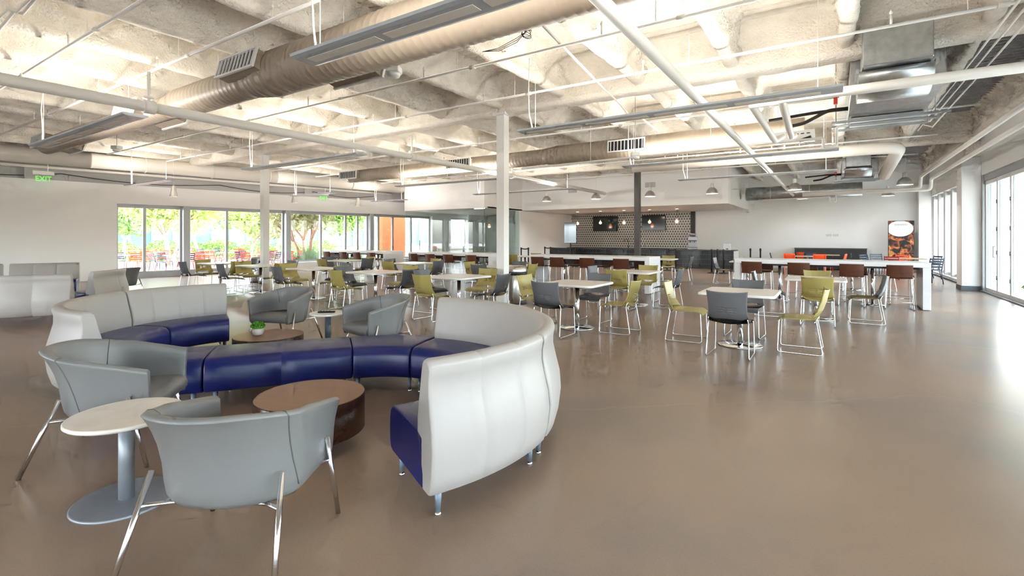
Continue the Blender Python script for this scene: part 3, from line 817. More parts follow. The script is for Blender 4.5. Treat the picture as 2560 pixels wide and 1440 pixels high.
# ---------------------------------------------------------------- tub armchairs (face +y)
def armchair_parts(t, m, ms):
    # plan parameter q: 0 right arm tip .. 1 left arm tip
    N = 48; rings = []; marks = {}
    def plan(q):
        # arm straight .33 long, then half ellipse, arm
        a = .35; c = 1.20; tot = 2*a+c; s = q*tot
        if s < a: return (.36, .33-s, (1, 0), 0, s/a)
        if s > a+c: return (-.36, .33-(tot-s), (-1, 0), 0, (tot-s)/a)
        th = (s-a)/c*PI; return (.36*math.cos(th), -.02-.37*math.sin(th), (math.cos(th), -math.sin(th)), math.sin(th), 1)
    def ring(q, k=0):
        x, y, n, bk, ar = plan(q)
        zt = .625+.075*ar+.055*smooth01(bk); zb = .305-.01*ar
        th = .055+.012*bk; fl = .045+.085*bk       # flare from bottom to top
        L = []
        for f, dn in ((0, .11), (.05, .04), (.12, .012), (.25, 0), (.45, 0), (.65, 0), (.8, 0), (.9, 0), (.96, 0)):
            o = -fl*(1-f**2.6)-dn*(.3+.7*bk); L.append((o, zb+(zt-zb)*f))
        L += [(-.006, zt-.012), (-.02, zt), (-th+.02, zt), (-th+.004, zt-.014)]
        for f in (.94, .8, .6, .4, .2): L.append((-th-(.02+.13*bk)*(1-f)**1.0*.8, .40+(zt-.40)*f))
        L += [(-th-fl*.9, .37), (-fl-.04-.09*bk, zb+.03)]
        if k:
            cx = sum(p[0] for p in L)/len(L); cz = sum(p[1] for p in L)/len(L)
            L = [(cx+(o-cx)*(1-k*.18), cz+(z-cz)*(1-k*.03)) for o, z in L]
        return [(x+n[0]*o, y+n[1]*o, z) for o, z in L]
    qs = [i/N for i in range(N+1)]
    rings = [ [ (p[0], p[1]+.008, p[2]) for p in ring(0, 1)] ] + [ring(q) for q in qs] + [[(p[0], p[1]+.008, p[2]) for p in ring(1, 1)]]
    MB().sweep(rings).build('shell', m, t)
    # seams where the arms meet the wrapped back
    for q in (.27, .73):
        sgn = 1 if q < .5 else -1
        seq = []
        for i, f in enumerate((0, .05, .12, .25, .45, .65, .8, .9, .96)):
            if i < 2: continue
            r = ring(q-.085*sgn*(1-f)); seq.append(r[i])
        seq += ring(q)[9:13]
        for i, f in enumerate((.94, .8, .6, .4)):
            r = ring(q+.02*sgn*(1-f)); seq.append(r[13+i])
        MB().tube(seq, .0035, 5).build('seam', ms, t)
    # seat cushion
    rr = []
    prof = [(-.10, .335), (-.16, .425), (.20, .438), (.30, .43), (.345, .412), (.362, .38), (.357, .345), (.335, .322), (.2, .318), (-.05, .325)]
    for x, k in ((-.312, .02), (-.306, .006), (-.29, 0), (-.15, -.004), (0, -.006), (.15, -.004), (.29, 0), (.306, .006), (.312, .02)):
        rr.append([(x*(.55 if y < -.04 else .92), y*(1-k*.6), .36+(z-.36)*(1-k*2)) for y, z in prof])
    MB().sweep(rr).build('seat_cushion', m, t)
    for s in (-1, 1):
        MB().tube([(s*.292, -.165, .455), (s*.345, -.345, .0)], .0125, 10).build('leg', 'chrome', t)
        MB().tube([(s*.328, .225, .455), (s*.345, .335, .0)], .0125, 10).build('leg', 'chrome', t)
    for y, w in ((-.215, .305), (.255, .333)):
        MB().tube(path_round([(-w, y, .325), (-.2, y*.6, .3), (.2, y*.6, .3), (w, y, .325)], .03), .010, 8).build('stretcher', 'chrome', t)
AC = thing('armchair', '', 'armchair', (0, 0)); armchair_parts(AC, 'leather_grey', 'seam_grey')
def armchair(rd, heading, label, first=False, dark=False):
    x, y = RD(*rd); rz = YAW-R_(heading)
    if first: AC.location = (x, y, 0); AC.rotation_euler.z = rz; AC['label'] = label; AC['group'] = 'grey tub armchairs'; return AC
    return dup(AC, (x, y), rz, label, 'grey tub armchairs')
kids_of(AC)
armchair((-1.29, 2.32), 2, 'grey tub armchair seen from behind, nearest the camera', True)
armchair((-2.77, 3.42), 75, 'grey tub armchair beside the round side table, facing the drum table')
armchair((-3.22, 7.0), 195, 'grey tub armchair behind the potted plant')
armchair((-1.63, 6.1), 225, 'grey tub armchair between the remote table and the curved sofa')
armchair((-9.55, 12.05), 285, 'grey tub armchair by the sliding door behind the wall sofas')

# ---------------------------------------------------------------- small tables
def drum(rd, r, z, label):
    x, y = RD(*rd); t = thing('coffee_table', label, 'coffee table', (x, y), .4, 'brown drum tables')
    MB().lathe([(r-.004, .105), (r, .11), (r, z-.004), (r-.003, z)], 56).build('drum', 'drum_side', t)
    MB().lathe([(r-.003, z), (r-.004, z+.002)], 56).build('top', 'drum_top', t)
    for k in range(4):
        a = PI/4+k*PI/2; leg(t, (r-.09)*math.cos(a), (r-.09)*math.sin(a), .11)
drum((-1.44, 3.52), .37, .36, 'brown drum coffee table in front of the blue bench')
drum((-2.80, 5.66), .37, .36, 'brown drum coffee table carrying the potted plant')
def side_table(rd, r, z, rb, label, top, post):
    x, y = RD(*rd); t = thing('side_table', label, 'side table', (x, y), .7)
    MB().lathe([(r-.008, z-.025), (r, z-.018), (r, z-.006), (r-.006, z)], 56).build('table_top', top, t)
    MB().lathe([(.038, .012), (.038, z-.025)], 24).build('post', post, t)
    MB().lathe([(rb, 0), (rb, .009), (rb-.006, .013)], 48).build('base', post, t)
side_table((-2.18, 2.78), .275, .49, .25, 'round side table with pale stone top between the near grey armchairs', 'marble', 'table_grey')
side_table((-2.41, 6.44), .23, .5, .2, 'small round white side table between two tub armchairs', 'table_edge', 'leg_grey')
x, y = RD(-2.83, 5.70); t = thing('potted_plant', 'small green plant in a round stone pot on the drum table', 'plant', (x-.03, y-.1, .362))
MB().lathe([(.035, 0), (.05, .012), (.062, .04), (.06, .065), (.052, .078), (.046, .076), (.04, .06)], 24).build('pot', 'ceramic', t)
pm = MB(); rp = random.Random(5)
for i in range(520):
    a = rp.uniform(0, 2*PI); zf = rp.uniform(-.35, 1); rr_ = .068*math.sqrt(max(0, 1-zf*zf))*rp.uniform(.8, 1.08); c = Vector((rr_*math.cos(a), rr_*math.sin(a), .105+zf*.052))
    u = Vector((rp.uniform(-1, 1), rp.uniform(-1, 1), rp.uniform(-.4, 1))).normalized()*.011; w = u.orthogonal().normalized()*.006
    pm.add([c-u, c+w, c+u, c-w], [(0, 1, 2, 3)])
lf = pm.build('leaves', 'green_leaf', t); lf['kind'] = 'stuff'
MB().sphere((0, 0, .10), .055, 16, 10).build('leaf_mound', 'green_leaf', t)
x, y = RD(-2.42, 6.42); t = thing('remote_control', 'black remote control on the small round table', 'remote', (x, y, .501), YAW+.15)
MB().box(-.11, .11, -.03, .03, 0, .022, .008).build('body', 'black_gloss', t)
for i in range(4): MB().box(-.08+i*.035, -.06+i*.035, -.012, .012, .022, .025).build('button', 'black_rubber', t)
mat('light_grey', (.52, .56, .60), .4)
# ---------------------------------------------------------------- ducts
def spiral_duct(name, label, y, z, segs, ends, diffs, m='duct_tan'):
    """segs: list of (x, r) along the room's X"""
    t = thing(name, label, 'duct', (segs[0][0], y, z)); x0 = segs[0][0]
    for (xa, ra), (xb, rb) in zip(segs, segs[1:]):
        n = max(2, int(abs(xb-xa)/.11)); rings = []
        for i in range(n+1):
            x = xa+(xb-xa)*i/n; r = ra+(rb-ra)*i/n
            for dx, dr in ((-.012, 0), (0, .005), (.012, 0)):
                if i in (0, n) and dx: continue
                rings.append([(x+dx-x0, (r+dr)*math.cos(2*PI*k/32), (r+dr)*math.sin(2*PI*k/32)) for k in range(32)])
        MB().sweep(rings).build('duct_section', m, t)
    for i, (xd, side, up, r) in enumerate(diffs):
        # box register with vanes standing off the duct
        d = bpy.data.objects.new('register', MB().box(-.45, .45, 0, .16, -.13, .13, .006).mesh('register', m)); COL.objects.link(d); d.parent = t
        d.location = (xd-x0, side*(r-.05)*math.cos(up), (r-.05)*math.sin(up)); d.rotation_euler = (up, 0, 0 if side > 0 else PI)
        MB().box(-.48, .48, .16, .19, -.15, -.12).box(-.48, .48, .16, .19, .12, .15).box(-.48, -.45, .16, .19, -.12, .12).box(.45, .48, .16, .19, -.12, .12).build('frame', 'plastic_white', d)
        MB().box(-.45, .45, .161, .163, -.12, .12).build('dark_throat', 'black_matte', d)
        for k in range(10): MB().box(-.42+k*.09, -.405+k*.09, .163, .185, -.12, .12).build('vane', 'plastic_white', d)
    for x in ends:
        r = segs[0][1]; MB().tube([(x-x0, 0, r), (x-x0, 0, DECK-z-.6)], .006, 6).build('hanger', 'pipe_white', t)
    return t
spiral_duct('spiral_duct', 'large tan spiral duct crossing overhead beside the near light', 3.9, 3.74,
            [(-16.3, .19), (-9.6, .19), (-9.2, .235), (-7.0, .235), (-6.5, .30), (1.2, .30)], [-14, -10.5, -8, -5, -2], [(-6.75, -1, .25, .27), (-5.2, 1, -.25, .30), (-10.7, -1, .2, .19), (-10.1, 1, -.3, .19), (-15.7, -1, .1, .19), (-15.2, 1, -.3, .19)])
spiral_duct('spiral_duct', 'tan spiral duct hung above the bar tables with white registers', 12.15, 3.76,
            [(-15.2, .22), (-6.8, .22), (-6.4, .27), (-.5, .27)], [-13, -9, -5, -1], [(-14.9, -1, .05, .22), (-9.7, -1, .05, .22), (-4.3, -1, .05, .27)])
# cream duct along the window wall
t = thing('round_duct', 'long cream round duct running along the window wall', 'duct', WL(-14, -.75, 4.03), WLA)
MB().lathe([(.25, 0), (.25, 5), (.256, 5.0), (.256, 5.06), (.25, 5.06), (.25, 11), (.256, 11), (.256, 11.06), (.25, 11.06), (.25, 17), (.256, 17), (.256, 17.06), (.25, 17.06), (.25, 23.4), (.22, 23.4)], 36).build('duct_section', 'duct_cream', t)
t.children[0].rotation_euler = (0, PI/2, 0)
for s in (2.5, 7.5, 12.5, 14.6, 16.7, 20.5):
    MB().tube([(s, .26*math.cos(a*.2), .26*math.sin(a*.2)) for a in range(32)], .018, 6, closed=True).build('strap', 'duct_cream', t)
    MB().tube([(s, 0, .25), (s, 0, .9)], .012, 6).build('hanger', 'pipe_white', t)
t = thing('insulated_pipe', 'slim cream pipe under the cream wall duct', 'pipe', WL(-14, -.42, 3.72), WLA)
MB().tube([(0, 0, 0), (23, 0, 0)], .045, 12).build('run', 'duct_cream', t)
# cream duct over the bar, turning toward the far corner
t = thing('round_duct', 'cream round duct over the far end, elbowing beside the dome lamps', 'duct', (-5.8, 16.6, 3.9))
MB().tube(path_round([(0, 0, 0), (7.3, 0, 0), (7.2, 3.4, -.4)], .4, 6), .16, 24).build('duct_section', 'duct_cream', t)
for x in (1.5, 3.4, 4.6, 5.8): MB().tube([(x, 0, .2), (x, 0, .7)], .025, 6).build('hanger', 'pipe_white', t)
t = thing('round_duct', 'dark grey duct along the top of the far white wall', 'duct', (-3.3, 24.6, 3.45))
MB().tube([(0, 0, 0), (4.3, 0, 0)], .3, 28).build('duct_section', 'galv', t)

# ---------------------------------------------------------------- linear lights
def linear_light(x0, x1, y, z, label, first=None):
    L = x1-x0; t = thing('linear_light', label, 'light', ((x0+x1)/2, y, z), 0, 'suspended linear lights')
    h = L/2; w = .16
    prof = [(-w, .035), (-w+.01, .012), (-w+.05, 0), (w-.05, 0), (w-.01, .012), (w, .035), (w-.012, .04), (.06, .045), (-.06, .045), (-w+.012, .04)]
    MB().sweep([[(x, y_, z_) for y_, z_ in prof] for x in (-h, h)], smooth=False).build('housing', 'light_grey', t)
    n = 4
    for k in range(n):
        a = -h+.12+(L-.24)*k/n; b = -h+.12+(L-.24)*(k+1)/n-.10
        MB().box(a, b, -.055, .055, -.004, .001).build('lens', 'lens', t)
    for s in (-1, 1):
        MB().tube([(s*(h-.25), 0, .04), (s*(h-.25), 0, DECK-z)], .0035, 5).build('cable', 'pipe_white', t)
    MB().tube([(-h+.2, 0, .04), (-h+.12, .02, .32), (-h+.12, .0, .7), (-h+.12, .03, DECK-z-.5)], .009, 6).build('cord', 'pipe_white', t)
    for sg in (-1, 1):
        ld = bpy.data.lights.new('uplight', 'AREA'); ld.shape = 'RECTANGLE'; ld.size = L-.3; ld.size_y = .1; ld.energy = UPW*L; ld.color = (1, .94, .85)
        lo = bpy.data.objects.new('uplight', ld); COL.objects.link(lo); lo.parent = t; lo.location = (0, sg*.08, .07); lo.rotation_euler = (PI+sg*R_(48), 0, 0)
UPW = 7.0
LIGHTS = [(-12.7, -8.3, 2.93, 'near the wall duct, over the lounge'), (-4.35, .1, 2.93, 'closest overhead, beside the tan duct'),
          (-19.8, -16.8, 6.8, 'small by the exit sign'), (-12.6, -8.2, 6.85, 'crossing the window side column'), (-4.3, .1, 6.9, 'over the near dining tables beside the ductwork'),
          (-18.9, -16.2, 12.2, 'before the second exit sign'), (-12.4, -8.0, 11.9, 'behind the white column'), (-4.3, .1, 11.6, 'over the terrace bar table'),
          (-18.6, -16.4, 16.2, 'beside the glazed room'), (-12.1, -7.7, 15.8, 'in front of the bar soffit'), (-3.9, .1, 15.2, 'before the dome lamps')]
for x0, x1, y, ph in LIGHTS: linear_light(x0, x1, y, 3.2, 'slim grey linear light hung on cables '+ph)

# ---------------------------------------------------------------- pipes
def pipe(name, label, pts, r, m='pipe_white', n=10, extra=None):
    t = thing(name, label, 'pipe', tuple(pts[0]))
    o = Vector(pts[0]); MB().tube([Vector(p)-o for p in pts], r, n).build('run', m, t)
    if extra: extra(t, o)
    return t
def couplings(xs, y, z, r, drops=()):
    def f(t, o):
        for x in xs: MB().tube([(x-.05-o.x, y-o.y, z-o.z), (x+.05-o.x, y-o.y, z-o.z)], r*1.5, 10).build('coupling', 'pipe_white', t)
        for x in drops:
            MB().tube([(x-o.x, y-o.y, z-o.z), (x-o.x, y-o.y, z+.14-o.z)], .014, 8).build('sprinkler_riser', 'pipe_white', t)
            MB().lathe([(.006, .14), (.02, .15), (.02, .17), (.008, .2)], 8, (x-o.x, y-o.y, z-o.z)).build('sprinkler_head', 'pipe_white', t)
            MB().tube([(x+.7-o.x, y-o.y, z-o.z), (x+.7-o.x, y-o.y, z+.5-o.z)], .006, 5).build('hanger', 'pipe_white', t)
    return f
BR = [(-19, 1.5, 2.3, 'first from the camera, above the lounge'), (-19, 1.8, 3.35, 'second, beside the tan duct'), (-19, 2.5, 5.95, 'third, behind the tan duct'), (-19, 3.2, 7.6, 'fourth, over the near tables'),
      (-18.5, .1, 10.9, 'fifth, before the bar tables'), (-18.5, 2.4, 13.0, 'sixth, over the bar tables'), (-18, 2.2, 16.2, 'seventh, before the bar soffit'), (-12, 2.2, 19.6, 'eighth, against the bar soffit')]
for x0, x1, y, ph in BR:
    pipe('sprinkler_pipe', 'thin white sprinkler pipe crossing overhead, '+ph, [(x0, y, 4.08), (x1, y, 4.08)], .021, 'pipe_white', 8, couplings([x0+2+3.1*k for k in range(int((x1-x0)/3.1))], y, 4.08, .021, [x0+1+3.1*k for k in range(int((x1-x0)/3.1))]))
p0 = (*P(0, 197, 3.32), 3.32); D1 = 22.0
p1 = (*RD((1512-1280)/FPX*22.6, 22.6), CAM_H+22.6*(HORIZON-484)/FPX)
dv = (Vector(p1)-Vector(p0)).normalized()
def main_x(t, o):
    for k in (3, 8.4, 13):
        c = dv*k; MB().tube([c-dv*.07, c+dv*.07], .095, 16).build('coupling', 'pipe_white', t)
        MB().tube([c, c+Vector((0, 0, .5))], .022, 8).build('riser', 'pipe_white', t)
        MB().lathe([(.07, .02), (.08, .0), (.06, -.01)], 16, (c.x, c.y, c.z+.12)).build('escutcheon', 'pipe_white', t)
pipe('sprinkler_main', 'thick white sprinkler main slanting from the lounge to the bar', [Vector(p0)-dv*1.5, p1], .075, 'pipe_white', 16, main_x)
pipe('sprinkler_main', 'white main pipe running from overhead to the far white wall', [(-1.5, .5, 3.3), (-1.43, 26.9, 3.3)], .058, 'pipe_white', 14)
# thin conduits
pipe('conduit', 'thin white conduit bending between the joists beside the tan duct', [(-2.9, 4.4, 4.12), (-3.4, 8.2, 4.12), (-3.32, 8.7, 3.98), (-3.5, 10.0, 3.95), (-3.4, 10.2, 4.02), (-3.48, 11.7, 4.02)], .018)
for i, (x, zz) in enumerate(((1.9, 4.0), (1.78, 4.02), (1.66, 4.0))):
    pipe('conduit', ['outer', 'middle', 'inner'][i]+' of three thin conduits along the grey deck by the terrace wall', [(x, 3, zz), (x, 14.6-i*.6, zz), (x-.1, 15.2-i*.6, zz+.18), (x-.1, 16.0, zz+.18)], .013, 'pipe_white', 8)
# insulated chilled pipes
for i, (yy, zz) in enumerate(((10.2, 3.42), (9.95, 3.36))):
    pipe('insulated_pipe', ('upper', 'lower')[i]+' of the paired thick white pipes passing the near air handler', path_round([(-.8+i*.2, 10.6, 3.4), (-.85+i*.25, 9.7, 3.17+i*.05), (-.94+i*.38, 7.5-i*.2, 3.32-i*.03), (3.3, 7.5-i*.2, 3.32-i*.03)], .06, 3), .052, 'pipe_white', 14)
for i in (0, 1):
    xx = 2.58+i*.28
    pipe('insulated_pipe', ('inner', 'outer')[i]+' of the paired white pipes along the terrace wall', path_round([(xx, 2, 3.62-i*.1), (xx, 22.2, 3.62-i*.1), (xx, 22.4, 3.22-i*.06), (-1.0, 22.4+i*.02, 3.2-i*.06)], .12), .055, 'pipe_white', 14)
def hung(xs):
    def f(t, o):
        for x, y, z in xs: MB().tube([(x-o.x, y-o.y, z-o.z), (x-o.x, y-o.y, DECK-o.z)], .006, 5).build('hanger', 'pipe_white', t)
    return f
pipe('condensate_pipe', 'white drain pipe with a u-shaped trap below the duct', path_round([(-7.0, 11.2, 3.33), (-.15, 11.2, 3.40), (-.15, 11.2, 3.22), (.06, 11.2, 3.22), (.06, 11.2, 3.58), (.24, 11.2, 3.6)], .04), .026, 'pipe_white', 10, hung([(-5, 11.2, 3.35), (-2.2, 11.2, 3.38)]))
pipe('condensate_pipe', 'white drain pipe with a u-shaped trap by the far wall', path_round([(-2.6, 23.2, 3.06), (-.1, 23.2, 3.1), (-.1, 23.2, 2.9), (.1, 23.2, 2.9), (.1, 23.2, 3.25), (.6, 23.2, 3.28)], .04), .024, 'pipe_white', 10, hung([(-2.2, 23.2, 3.06), (-.8, 23.2, 3.09)]))

# ---------------------------------------------------------------- air handlers
def air_handler(x, y, z, s, label):
    t = thing('air_handler', label, 'air handler', (x, y, z), 0, 'galvanised air handlers')
    MB().box(0, 1.14*s, 0, 2.7*s, 0, .5*s, .01).build('cabinet', 'galv', t)
    rings = []
    for xx in (.08*s, .92*s):
        rings.append([(xx, -.72*s+.55*s*(1-math.cos(a)), .12*s-.30*s*math.sin(a)) for a in [PI*k/14 for k in range(15)]])
    MB().sweep(rings, closed_prof=True).build('fan_hood', 'galv', t)
    for xx in (.05*s, .92*s): MB().box(xx, xx+.03, -.72*s, .1*s, .10*s, .16*s).build('hood_flange', 'galv', t)
    MB().box(.12*s, .88*s, -.9*s, -.1*s, .14*s, .62*s, .01).build('return_plenum', 'galv', t)
    for k in range(3):
        MB().box(-.25*s, 1.45*s-.1*k, (1.75+.42*k)*s, (1.8+.42*k)*s, -.10, -.06).build('strut_rail', 'strut', t)
    for xx in (-.18*s, 1.25*s):
        for yy in (1.77*s, 2.61*s): MB().tube([(xx, yy, -.1), (xx, yy, DECK-z)], .008, 6).build('threaded_rod', 'strut', t)
    MB().box(.05*s, 1.1*s, 1.85*s, 2.6*s, -.05, -.01).build('drain_pan', 'white_metal', t)
    MB().tube(path_round([(0, 1.5*s, .1), (-.3*s, 1.55*s, .12), (-.7*s, 1.9*s, .0), (-1.0*s, 2.0*s, -.02)], .1), .035*s, 8).build('black_hose', 'tube_insul', t)
    MB().tube(path_round([(0, 1.7*s, .14), (-.5*s, 1.7*s, .14), (-1.3*s, 1.75*s, .1)], .1), .03*s, 8).build('black_hose', 'tube_insul', t)
    MB().box(-.22*s, -.16*s, 1.0*s, 1.06*s, .1*s, .28*s).build('valve', 'red_valve', t)
    return t
air_handler(.23, 9.3, 3.72, 1.0, 'galvanised air handler box hung near the camera by the terrace wall')
air_handler(.25, 19.6, 3.6, .85, 'galvanised air handler box hung by the far wall')
t = thing('control_box', 'white valve panel hanging under the duct end', 'control box', (-1.06, 11.45, 3.5))
MB().box(0, .76, 0, .05, -.1, .14, .004).build('panel', 'plastic_white', t)
for k in range(4): MB().box(.32+k*.1, .38+k*.1, -.004, 0, .06, .08).build('slot', 'black_matte', t)
MB().tube([(.5, -.03, -.08), (.7, -.08, -.03)], .035, 8).build('black_hose', 'tube_insul', t)

# ---------------------------------------------------------------- detectors, exit signs, domes
def sensor(x, y, z, label):
    t = thing('wireless_sensor', label, 'sensor', (x, y, z), .5)
    MB().box(-.09, .09, -.09, .09, 0, .09, .01).build('body', 'plastic_white', t)
    MB().lathe([(.085, 0), (.09, -.02), (.075, -.05), (.03, -.065)], 20).build('dome', 'plastic_white', t)
    MB().tube([(0, 0, .09), (0, 0, 4.93-z)], .006, 5).build('stem', 'strut', t)
sensor(*RD((984-1280)/FPX*6.4, 6.4), 3.62, 'white ceiling sensor hanging just past the tan duct')
sensor(*RD((292-1280)/FPX*12.5, 12.5), 3.72, 'white ceiling sensor over the wall side sofas')
sensor(*RD((1588-1280)/FPX*10.9, 10.9), 3.28, 'white ceiling sensor hanging below the far tan duct')
def text_mesh(body, size, depth, m, name, parent, loc, rot, font_scale=(1, 1, 1)):
    cu = bpy.data.curves.new(name, 'FONT'); cu.body = body; cu.size = size; cu.extrude = depth; cu.align_x = 'CENTER'; cu.align_y = 'CENTER'; cu.resolution_u = 3
    ob = bpy.data.objects.new('tmp', cu); COL.objects.link(ob)
    dg = bpy.context.evaluated_depsgraph_get(); me = bpy.data.meshes.new_from_object(ob.evaluated_get(dg)); bpy.data.objects.remove(ob)
    o = bpy.data.objects.new(name, me); COL.objects.link(o); me.materials.clear(); me.materials.append(MAT[m]); o.parent = parent; o.location = loc; o.rotation_euler = rot; o.scale = font_scale
    return o
def exit_sign(s, y, z, label):
    t = thing('exit_sign', label, 'exit sign', WL(s, y, z), WLA, 'green exit signs')
    MB().box(-.25, .25, -.05, .05, .12, .24, .008).build('housing', 'plastic_white', t)
    MB().box(-.21, .21, -.006, .006, -.12, .12).build('acrylic_panel', 'glass_clear', t)
    MB().tube([(.1, 0, .24), (.1, 0, .47)], .015, 8).build('stem', 'pipe_white', t)
    text_mesh('EXIT', .22, .004, 'exit_green', 'lettering', t, (0, -.012, -.01), (PI/2, 0, 0), (.85, 1, 1))
exit_sign(-4.09, -.55, 3.34, 'green EXIT sign hung at the wall by the lounge')
exit_sign(5.2, -.55, 3.29, 'green EXIT sign hung above the patio windows')
def dome_lamp(x, y, z, label, r=.22, watt=85):
    t = thing('dome_lamp', label, 'pendant lamp', (x, y, z), 0, 'metal dome pendants')
    MB().lathe([(r, 0), (r*.99, .03), (r*.90, .10), (r*.72, .17), (r*.45, .225), (r*.30, .245), (r*.28, .27)], 32, cap0=False, cap1=False).build('shade', 'pend_metal', t)
    MB().lathe([(r*.30, .245), (r*.28, .38), (r*.2, .40)], 20, cap0=False).build('socket', 'white_metal', t)
    MB().lathe([(r*.94, .012), (r*.93, .016)], 32).build('diffuser', 'glow_warm', t)
    MB().tube([(0, 0, .4), (0, 0, 4.93-z)], .005, 5).build('cord', 'pipe_white', t)
    ld = bpy.data.lights.new('lamp', 'SPOT'); ld.energy = watt; ld.spot_size = R_(150); ld.spot_blend = .5; ld.shadow_soft_size = .15; ld.color = (1, .97, .93)
    lo = bpy.data.objects.new('lamp', ld); COL.objects.link(lo); lo.parent = t; lo.location = (0, 0, -.01)
DY = 20.2
for u, nm in ((1367, 'first from the glazed room'), (1490, 'second from the glazed room'), (1625, 'just past the dark column'), (1780, 'before the end of the soffit'), (1987, 'beside the slanting pipe'), (2262, 'largest, nearest the terrace windows')):
    dome_lamp(PY(u, DY), DY, 3.18, 'silver dome lamp over the bar side, '+nm)
for u, nm in ((2006, 'above the orange chairs'), (2220, 'above the poster')): dome_lamp(PY(u, 25.4), 25.4, 3.2, 'silver dome lamp by the far wall, '+nm, .22, 28)
def can_lamp(s, z, label):
    t = thing('can_pendant', label, 'pendant lamp', WL(s, -1.15, z), 0, 'small can pendants')
    MB().lathe([(.13, 0), (.09, .20), (.085, .22), (.07, .38), (.03, .40)], 20, cap0=False).build('shade', 'pend_metal', t)
    MB().lathe([(.12, .02), (.118, .024)], 20).build('diffuser', 'glow_warm', t)
    MB().tube([(0, 0, .4), (0, 0, 4.93-z)], .005, 5).build('cord', 'pipe_white', t)
for s, nm in ((-.75, 'over the sliding door'), (3.6, 'beside the window side column'), (6.6, 'before the glazed room')): can_lamp(s, 2.95, 'small grey can pendant '+nm)
# cable festoon on the upper window wall
for i, (a, b, c) in enumerate(((-6.4, -3.6, 'by the first exit sign'), (-3.6, 1.2, 'above the sliding door'), (1.2, 5.2, 'behind the column'), (5.2, 8.4, 'before the glazed room'))):
    o = Vector(WL(a, .3, 3.62)); t = thing('cable', 'thin black cable sagging along the upper wall '+c, 'cable', tuple(o))
    MB().tube([Vector(WL(a+(b-a)*k/10, .3, 3.62-.16*math.sin(PI*k/10)))-o for k in range(11)], .012, 5).build('strand', 'black_rubber', t)

for i in (0, 1):
    q = [(*P(-60+i*30, 95+i*14, 4.12), 4.12), (*P(22+i*14, 22+i*6, 4.12), 4.12), (*P(42+i*16, 30+i*4, 4.12), 4.12), (*P(112+i*6, -40, 4.12), 4.12)]
    pipe('conduit', ('upper', 'lower')[i]+' of two jogged conduits above the lounge corner', q, .02, 'pipe_white', 8)
o = Vector((*RD((1316-1280)/FPX*6.6, 6.6), 4.25)); t = thing('cable', 'loose bundle of black wire dangling past the tan duct', 'cable', tuple(o))
rw = random.Random(4)
for k in range(3):
    MB().tube([(.06*math.cos(a*.7+k)*(1+.1*k), .06*math.sin(a*.7+k), .05*math.sin(a*.4+k)-.02*k) for a in range(18)], .004, 5).build('coil', 'black_rubber', t)
    MB().tube([(0, 0, 0), (-.12, -.05, -.08-.03*k), (-.35, -.15, -.2-.02*k), (-.55, -.25, -.24)], .004, 5).build('strand', 'black_rubber', t)
MB().tube([(0, 0, 0), (0, 0, .65)], .004, 5).build('tie', 'black_rubber', t)
mat('terrace_floor', (.36, .36, .35), .7, var=.06, vscale=2)
mat('screen_gloss', (.2, .22, .24), .06, metal=.8)
mat('bldg_teal', (.10, .24, .27), .3)
# ---------------------------------------------------------------- bar
t = thing('bar_counter', 'long black-tiled bar counter in front of the patterned tile wall', 'counter', (-8.6, 24.5))
MB().box(-4.75, 4.78, .03, .12, .08, .86).build('tiled_front', 'tile_black', t)
MB().box(-4.75, 4.78, .06, .9, 0, .08).build('plinth', 'black_matte', t)
MB().box(-4.76, 4.86, -.02, .75, .86, .90, .004).build('worktop', 'col_dark', t)
MB().box(4.78, 4.86, .0, .9, 0, .86).build('end_panel', 'bar_white', t)
MB().box(-4.75, 4.78, .7, .75, .08, .86).build('rear_panel', 'black_matte', t)
t = thing('back_counter', 'black counter under the patterned tile wall', 'counter', (-9.75, 26.75))
MB().box(-3.6, 3.5, -.25, .33, .08, .86).build('body', 'black_matte', t)
MB().box(-3.6, 3.55, -.28, .34, .86, .90).build('worktop', 'black_matte', t)
for k in range(8): MB().box(-3.55+k*.88, -2.71+k*.88, -.27, -.25, .1, .84).build('door', 'black_matte', t)
for k in range(8): MB().box(-3.2+k*.88, -3.05+k*.88, -.285, -.27, .78, .80).build('handle', 'strut', t)
YT = YB-.02
def tv(u0, u1, v0, v1, label):
    x0, x1 = PY(u0, YT), PY(u1, YT); um = (u0+u1)/2; tt = (um-1280)/FPX; d = YT/(CY+SY*tt); z1 = CAM_H+d*(HORIZON-v0)/FPX; z0 = CAM_H+d*(HORIZON-v1)/FPX
    t = thing('television', label, 'television', ((x0+x1)/2, YT-.06, (z0+z1)/2)); w = (x1-x0)/2; h = (z1-z0)/2
    MB().box(-w, w, -.03, .03, -h, h, .006).build('bezel', 'black_matte', t)
    MB().box(-w+.015, w-.015, -.033, -.03, -h+.02, h-.015).build('screen', 'black_gloss', t)
    MB().box(-.2, .2, .03, .055, -.15, .15).build('wall_mount', 'black_matte', t)
tv(1484, 1545, 541, 578, 'black television on the tile wall farther from the terrace')
tv(1606, 1664, 538, 576, 'black television on the tile wall beside the dark column')
